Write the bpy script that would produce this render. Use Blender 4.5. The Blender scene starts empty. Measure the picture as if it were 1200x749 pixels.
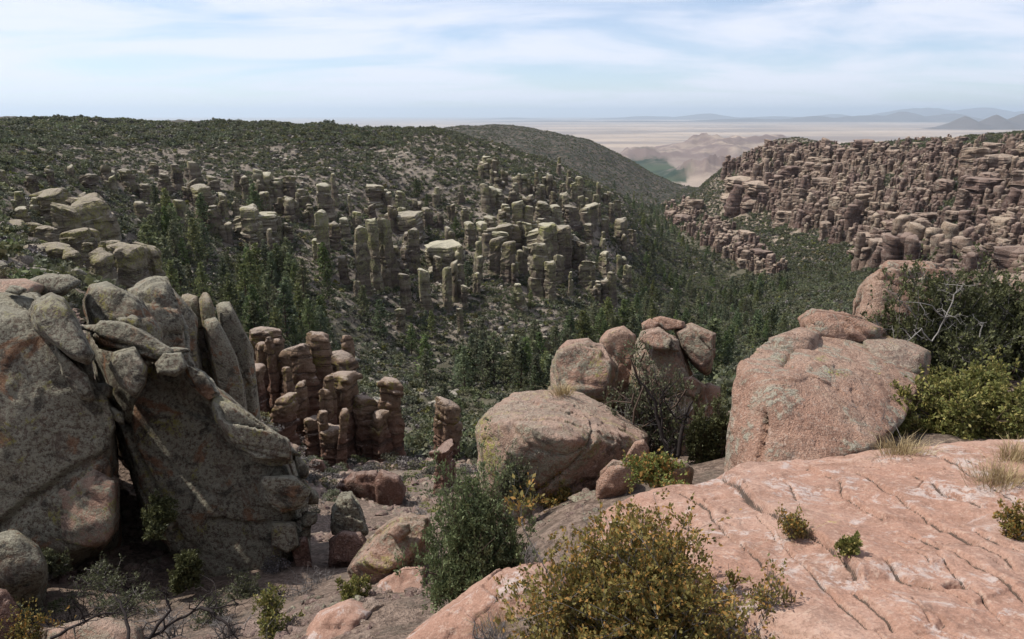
import bpy, bmesh, math, random
import numpy as np
from mathutils import Vector, Matrix, Euler

R = math.radians
random.seed(11)
rng = np.random.default_rng(11)
scn = bpy.context.scene
COL = scn.collection

# ------------------------------------------------------------------ camera
PITCH = R(16.5)
FPX = 811.0                       # focal length in pixels of a 1200 px wide frame
cam_d = bpy.data.cameras.new('camera')
cam_d.sensor_width = 36.0
cam_d.lens = 36.0 * FPX / 1200.0
cam_d.clip_start = 0.1
cam_d.clip_end = 400000.0
cam = bpy.data.objects.new('camera', cam_d)
cam.location = (0, 0, 0)
cam.rotation_euler = (math.pi / 2 - PITCH, 0, 0)
COL.objects.link(cam)
scn.camera = cam

# ------------------------------------------------------------------ sky and sun
SUN_EL, SUN_AZ = R(54), R(-74)     # azimuth from +Y, negative to the left
world = bpy.data.worlds.new('World')
scn.world = world
world.use_nodes = True
wn, wl = world.node_tree.nodes, world.node_tree.links
wn.clear()
w_out = wn.new('ShaderNodeOutputWorld')
w_bg = wn.new('ShaderNodeBackground')
w_sky = wn.new('ShaderNodeTexSky')
w_sky.sky_type = 'NISHITA'
w_sky.sun_disc = False
w_sky.sun_elevation = SUN_EL
w_sky.sun_rotation = SUN_AZ
w_sky.altitude = 1800
w_sky.air_density = 1.0
w_sky.dust_density = 1.0
w_sky.ozone_density = 4.0
w_bg.inputs['Strength'].default_value = 0.080


def wnode(t, **kw):
    n = wn.new(t)
    for k, v in kw.items():
        setattr(n, k, v)
    return n


def wmath(op, a, b=None):
    n = wn.new('ShaderNodeMath')
    n.operation = op
    for i, v in enumerate((a, b)):
        if v is None:
            continue
        if isinstance(v, (int, float)):
            n.inputs[i].default_value = v
        else:
            wl.new(v, n.inputs[i])
    return n.outputs[0]


# thin high cloud: noise on a flat sheet far overhead
w_tc = wn.new('ShaderNodeTexCoord')
w_sep = wn.new('ShaderNodeSeparateXYZ')
wl.new(w_tc.outputs['Generated'], w_sep.inputs[0])
zz = wmath('ADD', wmath('MAXIMUM', w_sep.outputs[2], 0.0), 0.13)
cx = wmath('DIVIDE', w_sep.outputs[0], zz)
cy = wmath('DIVIDE', w_sep.outputs[1], zz)
w_cmb = wn.new('ShaderNodeCombineXYZ')
wl.new(cx, w_cmb.inputs[0])
wl.new(cy, w_cmb.inputs[1])
w_map = wn.new('ShaderNodeMapping')
w_map.inputs['Rotation'].default_value = (0, 0, R(24))
w_map.inputs['Scale'].default_value = (0.50, 0.85, 1)
w_map.inputs['Location'].default_value = (1.6, 0.35, 0)
wl.new(w_cmb.outputs[0], w_map.inputs[0])
w_n1 = wn.new('ShaderNodeTexNoise')
w_n1.inputs['Scale'].default_value = 1.15
w_n1.inputs['Detail'].default_value = 9
w_n1.inputs['Roughness'].default_value = 0.58
w_n1.inputs['Distortion'].default_value = 0.5
wl.new(w_map.outputs[0], w_n1.inputs['Vector'])
w_cr = wn.new('ShaderNodeMapRange')
w_cr.interpolation_type = 'SMOOTHSTEP'
w_cr.inputs['From Min'].default_value = 0.34
w_cr.inputs['From Max'].default_value = 0.60
w_cr.inputs['To Min'].default_value = 0.22
w_cr.inputs['To Max'].default_value = 0.88
wl.new(w_n1.outputs[0], w_cr.inputs[0])
w_mix = wn.new('ShaderNodeMix')
w_mix.data_type = 'RGBA'
w_mix.inputs[7].default_value = (6.8, 7.0, 7.9, 1)
wl.new(w_cr.outputs[0], w_mix.inputs[0])
wl.new(w_sky.outputs[0], w_mix.inputs[6])
wl.new(w_mix.outputs[2], w_bg.inputs['Color'])
wl.new(w_bg.outputs[0], w_out.inputs['Surface'])

sun_d = bpy.data.lights.new('sun', 'SUN')
sun_d.energy = 3.5
sun_d.angle = R(0.7)
sun_d.color = (1.0, 0.95, 0.87)
sun = bpy.data.objects.new('sun', sun_d)
COL.objects.link(sun)
SUN_DIR = Vector((math.sin(SUN_AZ) * math.cos(SUN_EL), math.cos(SUN_AZ) * math.cos(SUN_EL), math.sin(SUN_EL)))
sun.rotation_euler = SUN_DIR.to_track_quat('Z', 'Y').to_euler()
sun.location = SUN_DIR * 60

scn.view_settings.view_transform = 'Standard'
scn.view_settings.look = 'None'
scn.view_settings.exposure = 0.80
scn.view_settings.gamma = 1.0
scn.render.engine = 'CYCLES'
scn.cycles.use_denoising = True
scn.cycles.max_bounces = 6
scn.cycles.diffuse_bounces = 3
scn.cycles.transparent_max_bounces = 6
scn.cycles.volume_bounces = 0
scn.cycles.sample_clamp_indirect = 4

# ------------------------------------------------------------------ geometry helpers
SP, CP = math.sin(PITCH), math.cos(PITCH)


def ray(px, py):
    c, v = (px - 600) / FPX, (374.5 - py) / FPX
    return np.array((c, CP + v * SP, -SP + v * CP))


def at(px, py, Y):
    d = ray(px, py)
    return d * (Y / d[1])


def project(P):
    P = np.asarray(P, float)
    depth = P[..., 1] * CP - P[..., 2] * SP
    up = P[..., 1] * SP + P[..., 2] * CP
    depth = np.maximum(depth, 1e-6)
    return 600 + FPX * P[..., 0] / depth, 374.5 - FPX * up / depth


def _hash(ix, iy, iz, seed):
    h = (ix * 374761393 + iy * 668265263 + iz * 2147483647 + seed * 1274126177) & 0xffffffff
    h = ((h ^ (h >> 13)) * 1274126177) & 0xffffffff
    h = ((h ^ (h >> 16)) * 2246822519) & 0xffffffff
    return ((h ^ (h >> 15)) & 0xffffff).astype(np.float32) / np.float32(0x7fffff) - np.float32(1)


def vnoise(P, seed=0):
    """smooth value noise, -1..1"""
    P = np.asarray(P, np.float64)
    F = np.floor(P)
    I = F.astype(np.int64)
    f = (P - F).astype(np.float32)
    f = f * f * f * (f * (f * 6 - 15) + 10)
    x, y, z = I[:, 0], I[:, 1], I[:, 2]
    r = 0
    for dx in (0, 1):
        wx = f[:, 0] if dx else 1 - f[:, 0]
        for dy in (0, 1):
            wy = wx * (f[:, 1] if dy else 1 - f[:, 1])
            for dz in (0, 1):
                wz = wy * (f[:, 2] if dz else 1 - f[:, 2])
                r = r + wz * _hash(x + dx, y + dy, z + dz, seed)
    return r


ROT = np.array(Euler((0.7, 1.1, 0.4)).to_matrix())


def fbm(P, octaves=4, seed=0, gain=0.5):
    P = np.asarray(P, np.float64)
    a, s, t = 1.0, 0, 0
    for o in range(octaves):
        s = s + a * vnoise(P, seed + o * 17)
        t += a
        a *= gain
        P = (P @ ROT.T) * 2.03 + 5.3
    return s / t


def sstep(a, b, x):
    t = np.clip((x - a) / (b - a), 0, 1)
    return t * t * (3 - 2 * t)


def mesh_np(name, V, F, mat=None, smooth=True, attrs=None):
    """V (n,3) array, F list of tuples or (m,k) array"""
    me = bpy.data.meshes.new(name)
    V = np.asarray(V, np.float32)
    if isinstance(F, np.ndarray):
        k = F.shape[1]
        m = F.shape[0]
        loops = F.astype(np.int32).ravel()
        starts = np.arange(0, m * k, k, dtype=np.int32)
        totals = np.full(m, k, np.int32)
    else:
        loops = np.array([i for f in F for i in f], np.int32)
        totals = np.array([len(f) for f in F], np.int32)
        starts = np.concatenate(([0], np.cumsum(totals)[:-1])).astype(np.int32)
        m = len(F)
    me.vertices.add(len(V))
    me.vertices.foreach_set('co', V.ravel())
    me.loops.add(len(loops))
    me.loops.foreach_set('vertex_index', loops)
    me.polygons.add(m)
    me.polygons.foreach_set('loop_start', starts)
    me.polygons.foreach_set('loop_total', totals)
    me.update(calc_edges=True)
    if smooth:
        me.polygons.foreach_set('use_smooth', np.ones(m, bool))
    if attrs:
        for an, (dom, arr) in attrs.items():
            a = me.attributes.new(an, 'FLOAT', dom)
            a.data.foreach_set('value', np.asarray(arr, np.float32).ravel())
    if mat:
        me.materials.append(mat)
    me.validate()
    return me


def link(name, data, parent=None, loc=(0, 0, 0), rot=(0, 0, 0), scale=(1, 1, 1)):
    o = bpy.data.objects.new(name, data)
    o.location = loc
    o.rotation_euler = rot
    o.scale = scale
    if parent:
        o.parent = parent
    COL.objects.link(o)
    return o


def tag(o, label=None, cat=None, group=None, kind=None):
    if label:
        o['label'] = label
    if cat:
        o['category'] = cat
    if group:
        o['group'] = group
    if kind:
        o['kind'] = kind
    return o


# ------------------------------------------------------------------ material helpers
class NT:
    def __init__(self, name):
        self.m = bpy.data.materials.new(name)
        self.m.use_nodes = True
        self.n, self.l = self.m.node_tree.nodes, self.m.node_tree.links
        self.n.clear()
        self.out = self.n.new('ShaderNodeOutputMaterial')

    def node(self, t, **ins):
        n = self.n.new(t)
        for k, v in ins.items():
            self.set(n, k.replace('_', ' '), v)
        return n

    def set(self, n, k, v):
        s = n.inputs[k]
        if hasattr(v, 'is_linked') or isinstance(v, bpy.types.NodeSocket):
            self.l.new(v, s)
        else:
            s.default_value = v

    def noise(self, vec, scale, detail=5, rough=0.55, dist=0.0):
        n = self.node('ShaderNodeTexNoise', Scale=scale, Detail=detail, Roughness=rough, Distortion=dist)
        self.l.new(vec, n.inputs['Vector'])
        return n.outputs[0]

    def ramp(self, v, a, b, lo=0.0, hi=1.0):
        n = self.node('ShaderNodeMapRange')
        n.interpolation_type = 'SMOOTHSTEP'
        n.inputs[1].default_value = a
        n.inputs[2].default_value = b
        n.inputs[3].default_value = lo
        n.inputs[4].default_value = hi
        self.l.new(v, n.inputs[0])
        return n.outputs[0]

    def math(self, op, a, b=None, c=None):
        n = self.n.new('ShaderNodeMath')
        n.operation = op
        for i, v in enumerate((a, b, c)):
            if v is None:
                continue
            if isinstance(v, (int, float)):
                n.inputs[i].default_value = v
            else:
                self.l.new(v, n.inputs[i])
        return n.outputs[0]

    def mix(self, f, a, b, mode='MIX'):
        n = self.n.new('ShaderNodeMix')
        n.data_type = 'RGBA'
        n.blend_type = mode
        for s, v in ((n.inputs[0], f), (n.inputs[6], a), (n.inputs[7], b)):
            if isinstance(v, (int, float)):
                s.default_value = v
            elif isinstance(v, tuple):
                s.default_value = (*v[:3], 1)
            else:
                self.l.new(v, s)
        return n.outputs[2]


def principled(t, color, rough=0.9, bump=None, bump_strength=0.5, bump_dist=0.05):
    p = t.node('ShaderNodeBsdfPrincipled')
    p.inputs['Roughness'].default_value = rough
    p.inputs['Specular IOR Level'].default_value = 0.15
    if isinstance(color, tuple):
        p.inputs['Base Color'].default_value = (*color, 1)
    else:
        t.l.new(color, p.inputs['Base Color'])
    if bump is not None:
        b = t.node('ShaderNodeBump')
        b.inputs['Strength'].default_value = bump_strength
        b.inputs['Distance'].default_value = bump_dist
        t.l.new(bump, b.inputs['Height'])
        t.l.new(b.outputs[0], p.inputs['Normal'])
    t.l.new(p.outputs[0], t.out.inputs['Surface'])
    return p


def rock_mat(name, a, b, lichen=(0.30, 0.29, 0.21), lichen_amt=0.5, yellow=(0.34, 0.31, 0.06), yellow_amt=0.2,
             stain=(0.06, 0.045, 0.04), stain_amt=0.3, s=1.0, inst=False, band=0.0, top=None, top_amt=0.0, pale_amt=0.3,
             pale=(0.52, 0.42, 0.35), bump=1.0, hmix=None, mott=1.0, soil_shade=False, rust=0.0):
    """weathered volcanic rock; s = pattern size in metres"""
    t = NT(name)
    tc = t.node('ShaderNodeTexCoord')
    if inst:                      # shared meshes: shift the pattern per copy
        geo = t.node('ShaderNodeNewGeometry')
        v = geo.outputs['Position']
    else:
        v = tc.outputs['Object']
    k = 1.0 / s
    n_big = t.noise(v, 0.55 * k, 4, 0.55, 0.4)
    n_mid = t.noise(v, 2.2 * k, 6, 0.62, 0.3)
    n_fin = t.noise(v, 10 * k, 5, 0.72)
    n_li = t.noise(v, 1.3 * k, 8, 0.68, 0.8)
    n_ye = t.noise(v, 0.9 * k, 7, 0.7, 0.6)
    n_spk = t.noise(v, 34 * k, 3, 0.7)
    col = t.mix(t.ramp(n_big, 0.38, 0.62), a, b)
    col = t.mix(t.math('MULTIPLY', t.ramp(n_mid, 0.5, 0.6), 0.6 * mott), col, tuple(x * 0.62 for x in a))
    col = t.mix(t.ramp(n_fin, 0.54, 0.64, 0, pale_amt * 1.4), col, pale)
    col = t.mix(t.ramp(n_fin, 0.36, 0.43, 0.45 * mott, 0), col, tuple(x * 0.45 for x in a))
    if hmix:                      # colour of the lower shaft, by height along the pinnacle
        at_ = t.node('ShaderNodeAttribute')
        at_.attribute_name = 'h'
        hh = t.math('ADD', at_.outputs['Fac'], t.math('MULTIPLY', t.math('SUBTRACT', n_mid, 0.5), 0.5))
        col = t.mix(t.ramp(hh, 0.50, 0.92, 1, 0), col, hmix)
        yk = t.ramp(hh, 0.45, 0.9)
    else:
        yk = None
    bl = None
    if band:                      # level bedding lines
        mpb = t.node('ShaderNodeMapping')
        mpb.inputs['Scale'].default_value = (0.10 / band, 0.10 / band, 2.0 / band)
        t.l.new(v, mpb.inputs[0])
        n_b = t.noise(mpb.outputs[0], 1.0, 4, 0.6, 0.6)
        bl = t.math('MULTIPLY', t.ramp(n_b, 0.54, 0.60), t.ramp(n_b, 0.66, 0.61))
        col = t.mix(t.ramp(n_b, 0.38, 0.5, 0.45, 0), col, pale)
        col = t.mix(t.math('MULTIPLY', bl, 0.75), col, stain)
    lf = t.ramp(n_li, 0.62 - 0.3 * lichen_amt, 0.70 - 0.3 * lichen_amt)
    lf = t.math('MULTIPLY', lf, t.ramp(n_fin, 0.42, 0.51))
    col = t.mix(t.math('MULTIPLY', lf, 0.85), col, lichen)
    yf = t.ramp(n_ye, 0.66 - 0.3 * yellow_amt, 0.73 - 0.3 * yellow_amt)
    yf = t.math('MULTIPLY', yf, t.ramp(n_fin, 0.44, 0.54))
    if yk is not None:
        yf = t.math('MULTIPLY', yf, yk)
    col = t.mix(t.math('MULTIPLY', yf, 0.8), col, yellow)
    if rust:                      # iron-stained breaks
        rf = t.ramp(t.noise(v, 0.8 * k, 6, 0.6, 0.5), 0.70 - 0.2 * rust, 0.76 - 0.2 * rust)
        col = t.mix(t.math('MULTIPLY', rf, 0.8), col, (0.26, 0.125, 0.065))
    sf = t.ramp(t.noise(v, 1.7 * k, 7, 0.66, 0.7), 0.62 - 0.25 * stain_amt, 0.74 - 0.25 * stain_amt)
    col = t.mix(t.math('MULTIPLY', sf, 0.75), col, stain)
    col = t.mix(t.ramp(n_spk, 0.53, 0.62, 0, 0.6 * mott), col, tuple(x * 0.42 for x in b))
    col = t.mix(t.ramp(n_spk, 0.36, 0.45, 0.5 * mott, 0), col, pale)
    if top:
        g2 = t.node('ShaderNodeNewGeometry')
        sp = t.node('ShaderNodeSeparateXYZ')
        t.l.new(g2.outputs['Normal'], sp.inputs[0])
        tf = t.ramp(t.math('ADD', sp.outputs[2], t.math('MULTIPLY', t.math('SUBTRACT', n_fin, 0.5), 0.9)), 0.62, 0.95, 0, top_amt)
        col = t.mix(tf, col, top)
    if soil_shade:                      # dark soil colour along the cracks, also painting in their shade
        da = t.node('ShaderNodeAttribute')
        da.attribute_name = 'soil_shade'
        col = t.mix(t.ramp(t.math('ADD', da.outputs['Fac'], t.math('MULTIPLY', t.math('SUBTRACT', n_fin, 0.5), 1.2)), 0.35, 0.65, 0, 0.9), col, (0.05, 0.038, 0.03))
    if inst:
        oi = t.node('ShaderNodeObjectInfo')
        hs = t.node('ShaderNodeHueSaturation')
        t.l.new(col, hs.inputs['Color'])
        t.l.new(t.math('MULTIPLY_ADD', oi.outputs['Random'], 0.5, 0.75), hs.inputs['Value'])
        t.l.new(t.math('MULTIPLY_ADD', oi.outputs['Random'], 0.03, 0.485), hs.inputs['Hue'])
        col = hs.outputs[0]
    hgt = t.math('ADD', t.math('MULTIPLY', n_fin, 0.6), t.math('MULTIPLY', n_spk, 0.25))
    hgt = t.math('ADD', hgt, t.math('MULTIPLY', n_mid, 0.9))
    hgt = t.math('ADD', hgt, t.math('MULTIPLY', lf, 0.06))
    if bl is not None:
        hgt = t.math('SUBTRACT', hgt, t.math('MULTIPLY', bl, 0.35))
    principled(t, col, 0.92, hgt, 0.9 * bump, 0.30 * s)
    return t.m


def leaf_mat(name, c1, c2, c3=None, trans=0.25, inst=True, dark=0.0):
    """c1..c2 per leaf, c3 a share of odd leaves"""
    t = NT(name)
    at_ = t.node('ShaderNodeAttribute')
    at_.attribute_name = 'rnd'
    r = at_.outputs['Fac']
    col = t.mix(r, c1, c2)
    if c3:
        f = t.ramp(t.math('FRACT', t.math('MULTIPLY', r, 7.31)), 0.66, 0.8)
        col = t.mix(f, col, c3)
    if inst:
        oi = t.node('ShaderNodeObjectInfo')
        hs = t.node('ShaderNodeHueSaturation')
        t.l.new(col, hs.inputs['Color'])
        t.l.new(t.math('MULTIPLY_ADD', oi.outputs['Random'], 0.8, 0.6), hs.inputs['Value'])
        t.l.new(t.math('MULTIPLY_ADD', t.math('FRACT', t.math('MULTIPLY', oi.outputs['Random'], 13.7)), 0.07, 0.465), hs.inputs['Hue'])
        t.l.new(t.math('MULTIPLY_ADD', t.math('FRACT', t.math('MULTIPLY', oi.outputs['Random'], 5.3)), 0.5, 0.65), hs.inputs['Saturation'])
        col = hs.outputs[0]
    d = t.node('ShaderNodeBsdfPrincipled')
    d.inputs['Roughness'].default_value = 0.6
    d.inputs['Specular IOR Level'].default_value = 0.25
    t.l.new(col, d.inputs['Base Color'])
    tr = t.node('ShaderNodeBsdfTranslucent')
    t.l.new(col, tr.inputs['Color'])
    mx = t.node('ShaderNodeMixShader')
    mx.inputs[0].default_value = trans
    t.l.new(d.outputs[0], mx.inputs[1])
    t.l.new(tr.outputs[0], mx.inputs[2])
    t.l.new(mx.outputs[0], t.out.inputs['Surface'])
    return t.m


def bark_mat(name, a, b):
    t = NT(name)
    tc = t.node('ShaderNodeTexCoord')
    n = t.noise(tc.outputs['Object'], 30, 5, 0.6)
    principled(t, t.mix(n, a, b), 0.9, n, 0.4, 0.01)
    return t.m


# ------------------------------------------------------------------ terrain heights
# ground seen in the photograph as (column, row, distance ahead in metres); rows that lie behind nearer ground are the
# hidden parts of the canyon
PROFILES = {
    -220: [(700, 11), (430, 20), (330, 45), (270, 80), (215, 130), (185, 200), (157, 300), (141, 420), (144, 700)],
    0: [(745, 9.2), (700, 11), (470, 20), (330, 45), (285, 80), (235, 130), (196, 200), (164, 300), (145, 420), (147, 700)],
    100: [(745, 8.6), (690, 11.5), (470, 21), (390, 45), (338, 90), (300, 140), (250, 200), (195, 280), (171, 350), (148, 430), (150, 700)],
    200: [(745, 8.2), (690, 12), (510, 22), (430, 45), (385, 80), (362, 120), (352, 165), (312, 210), (270, 260), (212, 320), (175, 390), (151, 450), (153, 700)],
    300: [(745, 7.4), (690, 11), (600, 22), (530, 38), (490, 58), (468, 90), (430, 140), (372, 200), (320, 250), (265, 300), (213, 350), (171, 415), (153, 460), (155, 700)],
    400: [(760, 4.6), (718, 6.4), (668, 10), (632, 17), (585, 30), (556, 48), (536, 60), (505, 85), (468, 140), (418, 200), (350, 250), (296, 295), (235, 345), (192, 390), (168, 440), (156, 485), (158, 700)],
    480: [(760, 4.2), (705, 6.6), (655, 11), (615, 20), (575, 38), (552, 55), (520, 80), (490, 140), (455, 200), (405, 240), (352, 285), (300, 325), (245, 375), (200, 425), (170, 470), (156, 500), (190, 800), (175, 1300), (156, 1900)],
    560: [(760, 3.6), (700, 5.6), (640, 10), (595, 22), (565, 45), (525, 85), (485, 150), (450, 210), (398, 255), (345, 300), (292, 345), (235, 395), (195, 445), (172, 490), (162, 515), (215, 800), (180, 1300), (147, 1900)],
    650: [(760, 2.9), (660, 4.4), (590, 8), (560, 12), (535, 25), (495, 80), (460, 150), (430, 215), (388, 270), (340, 315), (290, 360), (240, 405), (210, 455), (197, 500), (190, 520), (250, 800), (190, 1300), (155, 1850)],
    720: [(760, 2.7), (635, 4.2), (575, 8), (545, 12), (515, 30), (488, 90), (450, 160), (418, 230), (372, 300), (330, 350), (292, 400), (262, 455), (238, 510), (229, 530), (265, 750), (240, 1000), (205, 1400), (176, 1800)],
    780: [(760, 2.5), (630, 4.0), (560, 8), (530, 13), (500, 40), (470, 120), (435, 210), (400, 280), (368, 350), (335, 430), (300, 540), (275, 680), (258, 850), (250, 1000), (238, 1300), (222, 1550), (212, 1700), (226, 2300)],
    850: [(760, 2.4), (620, 4.0), (560, 7), (525, 14), (490, 45), (450, 130), (420, 240), (395, 320), (370, 400), (338, 490), (308, 570), (282, 650), (258, 740), (240, 820), (222, 880), (196, 930), (206, 1020), (230, 1200), (222, 2300)],
    900: [(760, 2.4), (590, 4.2), (520, 9), (490, 22), (450, 70), (420, 170), (400, 260), (375, 350), (352, 420), (322, 510), (292, 590), (266, 660), (247, 710), (215, 760), (185, 810), (173, 840), (177, 920), (186, 1020), (195, 1200), (205, 2300)],
    1000: [(760, 2.4), (570, 4.4), (490, 9), (455, 22), (420, 70), (400, 160), (380, 250), (350, 340), (324, 420), (299, 500), (262, 545), (225, 600), (190, 660), (174, 710), (169, 740), (170, 820), (178, 920), (185, 1200), (200, 2300)],
    1100: [(760, 2.4), (560, 4.4), (485, 8), (420, 17), (395, 50), (385, 150), (360, 250), (335, 340), (318, 385), (278, 430), (238, 480), (198, 545), (175, 605), (165, 650), (165, 730), (169, 850), (172, 1100), (200, 2300)],
    1200: [(760, 2.4), (560, 4.3), (480, 8), (410, 17), (385, 50), (380, 150), (362, 250), (335, 320), (288, 365), (238, 415), (192, 480), (168, 535), (156, 575), (156, 650), (158, 760), (160, 1000), (195, 2300)],
    1420: [(760, 2.4), (550, 4.3), (470, 8), (400, 17), (370, 50), (365, 150), (345, 230), (310, 280), (260, 330), (210, 380), (170, 440), (148, 500), (140, 560), (150, 1000)],
}
_c = []
for px_, lst in PROFILES.items():
    for py_, Y_ in lst:
        P_ = at(px_, py_, Y_)
        r_ = math.hypot(P_[0], P_[1])
        _c.append((math.atan2(P_[0], P_[1]), math.log(r_), P_[2] / r_))
for a_ in np.linspace(-math.pi, math.pi, 15)[:-1]:
    if abs(a_) > 0.95:                       # ground behind and beside the camera
        for r_, z_ in ((3, -2.3), (8, -2.6), (25, -3), (80, -4), (250, -4), (700, -8), (2500, -20)):
            _c.append((a_, math.log(r_), z_ / r_))
for a_ in np.linspace(-0.9, 0.9, 9):
    _c.append((a_, math.log(1.0), -2.2))
CT = np.array(_c)
AZW = 2.6


def _feat(az, lr):
    return np.stack((az * AZW, lr), -1)


def _kern(d2):
    return np.sqrt(d2 + 0.02)


_X = _feat(CT[:, 0], CT[:, 1])
_K = _kern(((_X[:, None] - _X[None]) ** 2).sum(-1))
_n = len(CT)
_A = np.zeros((_n + 1, _n + 1))
_A[:_n, :_n] = _K - 0.004 * np.eye(_n)
_A[:_n, _n] = 1
_A[_n, :_n] = 1
_W = np.linalg.solve(_A, np.concatenate((CT[:, 2], [0])))


def rbf(az, lr):
    q = _feat(az, lr)
    out = np.empty(len(q))
    for i in range(0, len(q), 40000):
        s = q[i:i + 40000]
        d2 = ((s[:, None, :] - _X[None]) ** 2).sum(-1)
        out[i:i + 40000] = _kern(d2) @ _W[:-1] + _W[-1]
    return out


PLAIN_Z = -500.0
AZ = np.concatenate((np.linspace(-math.pi, -0.86, 26)[:-1], np.linspace(-0.86, 0.86, 510), np.linspace(0.86, math.pi, 26)[1:]))
LR = np.concatenate((np.linspace(math.log(1.2), math.log(3), 16)[:-1], np.linspace(math.log(3), math.log(20), 130)[:-1], np.linspace(math.log(20), math.log(180), 140)[:-1],
                     np.linspace(math.log(180), math.log(1100), 310)[:-1], np.linspace(math.log(1100), math.log(9000), 120)[:-1],
                     np.linspace(math.log(9000), math.log(150000), 50)))
gAZ, gLR = np.meshgrid(AZ, LR)
# the smooth surface on a coarse lattice, then noise at full resolution
cAZ = np.concatenate((np.linspace(-math.pi, -0.9, 20)[:-1], np.linspace(-0.9, 0.9, 181), np.linspace(0.9, math.pi, 20)[1:]))
cLR = np.linspace(LR[0], math.log(3000), 260)
c1, c2 = np.meshgrid(cAZ, cLR)
cE = rbf(c1.ravel(), c2.ravel()).reshape(c1.shape)


def bil(grid, ax, ay, x, y):
    i = np.clip(np.searchsorted(ax, x) - 1, 0, len(ax) - 2)
    j = np.clip(np.searchsorted(ay, y) - 1, 0, len(ay) - 2)
    u = np.clip((x - ax[i]) / (ax[i + 1] - ax[i]), 0, 1)
    w = np.clip((y - ay[j]) / (ay[j + 1] - ay[j]), 0, 1)
    return (grid[j, i] * (1 - u) + grid[j, i + 1] * u) * (1 - w) + (grid[j + 1, i] * (1 - u) + grid[j + 1, i + 1] * u) * w


gR = np.exp(gLR)
gX, gY = gR * np.sin(gAZ), gR * np.cos(gAZ)
gE = bil(cE, cAZ, cLR, gAZ.ravel(), gLR.ravel()).reshape(gAZ.shape)
gE = gE - 0.45 * sstep(7.0, 4.5, gR) * sstep(-0.05, 0.15, gAZ) / gR
gZ = gE * gR
far = sstep(2000, 3300, gR) * sstep(0.0, 0.25, gAZ + 0.25)       # the canyon opens on a wide plain
far = np.maximum(far, sstep(2600, 5200, gR))
P0 = np.stack((gX.ravel(), gY.ravel(), np.zeros(gX.size)), -1)
hill = np.zeros(gX.size)
for hx, hy, hr, hh in ((*at(826, 205, 5200)[:2], 300, 170), (*at(850, 190, 6900)[:2], 620, 110), (*at(820, 182, 7800)[:2], 520, 130), (*at(885, 182, 8200)[:2], 1000, 170),
                       (*at(738, 188, 7000)[:2], 420, 150), (*at(915, 178, 9500)[:2], 1400, 160)):
    d = np.hypot(P0[:, 0] - hx, P0[:, 1] - hy) / hr
    hill += hh * np.exp(-d ** 1.6) * (1 + 0.75 * fbm(P0 / (hr * 0.35), 5, 3))
plain = PLAIN_Z + 190 * np.exp(-((gR.ravel() - 2500) / 2600)) * (gR.ravel() > 2500) * 0.4 + hill + 5 * fbm(P0 / 900, 3, 8)
gZ = (gZ.ravel() * (1 - far.ravel()) + plain * far.ravel())
rr = gR.ravel()
for k_, lam in enumerate((160, 80, 40, 20, 10, 5, 2.5, 1.2, 0.6)):
    keep = sstep(lam * 2.2, lam * 5, rr) * (1 - far.ravel() * 0.75) * sstep(900 * lam, 350 * lam, rr)
    msk = keep > 0.001
    nz = np.zeros(len(rr))
    if msk.any():
        q = P0[msk] / lam + 3.7 * k_
        v = vnoise(q, 40 + k_)
        nz[msk] = (np.abs(v) * 2 - 0.8) * 0.55 + v * 0.45 if lam > 8 else v
    gZ = gZ + nz * keep * lam * (0.03 if lam > 100 else 0.05 if lam > 50 else 0.085 if lam > 8 else 0.10)
gZ = gZ.reshape(gAZ.shape)
gE = gZ / gR


def ground_z(x, y):
    az, lr = np.arctan2(x, y), 0.5 * np.log(np.asarray(x) ** 2 + np.asarray(y) ** 2)
    return bil(gE, AZ, LR, np.atleast_1d(az), np.atleast_1d(lr)) * np.exp(np.atleast_1d(lr))


def ground_hit(px, py, rmin=1.5, rmax=4000):
    """first ground point along the ray through a photograph pixel"""
    d = ray(px, py)
    az, h = math.atan2(d[0], d[1]), math.hypot(d[0], d[1])
    e = d[2] / h
    i = int(np.clip(np.searchsorted(AZ, az) - 1, 0, len(AZ) - 2))
    u = (az - AZ[i]) / (AZ[i + 1] - AZ[i])
    col = gE[:, i] * (1 - u) + gE[:, i + 1] * u
    k = np.where((col >= e) & (LR >= math.log(rmin)) & (LR <= math.log(rmax)))[0]
    if len(k) == 0:
        return None
    k = k[0]
    lr = LR[k]
    if k > 0 and col[k - 1] < e and LR[k - 1] >= math.log(rmin) - 0.1:
        lr = LR[k - 1] + (LR[k] - LR[k - 1]) * (e - col[k - 1]) / (col[k] - col[k - 1])
    r = math.exp(lr)
    return np.array((r * math.sin(az), r * math.cos(az), e * r))

# ------------------------------------------------------------------ terrain object
nr, na = gAZ.shape
idx = np.arange(nr * na).reshape(nr, na)
TF = np.stack((idx[:-1, :-1], idx[:-1, 1:], idx[1:, 1:], idx[1:, :-1]), -1).reshape(-1, 4)
gPX, gPY = project(np.stack((gX, gY, gZ), -1))


def in_poly(px, py, poly):
    px, py = np.asarray(px, float), np.asarray(py, float)
    ins = np.zeros(px.shape, bool)
    n = len(poly)
    for i in range(n):
        (x0, y0), (x1, y1) = poly[i], poly[(i + 1) % n]
        if y0 == y1:
            continue
        c = ((y0 > py) != (y1 > py)) & (px < (x1 - x0) * (py - y0) / (y1 - y0) + x0)
        ins ^= c
    return ins


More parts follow.
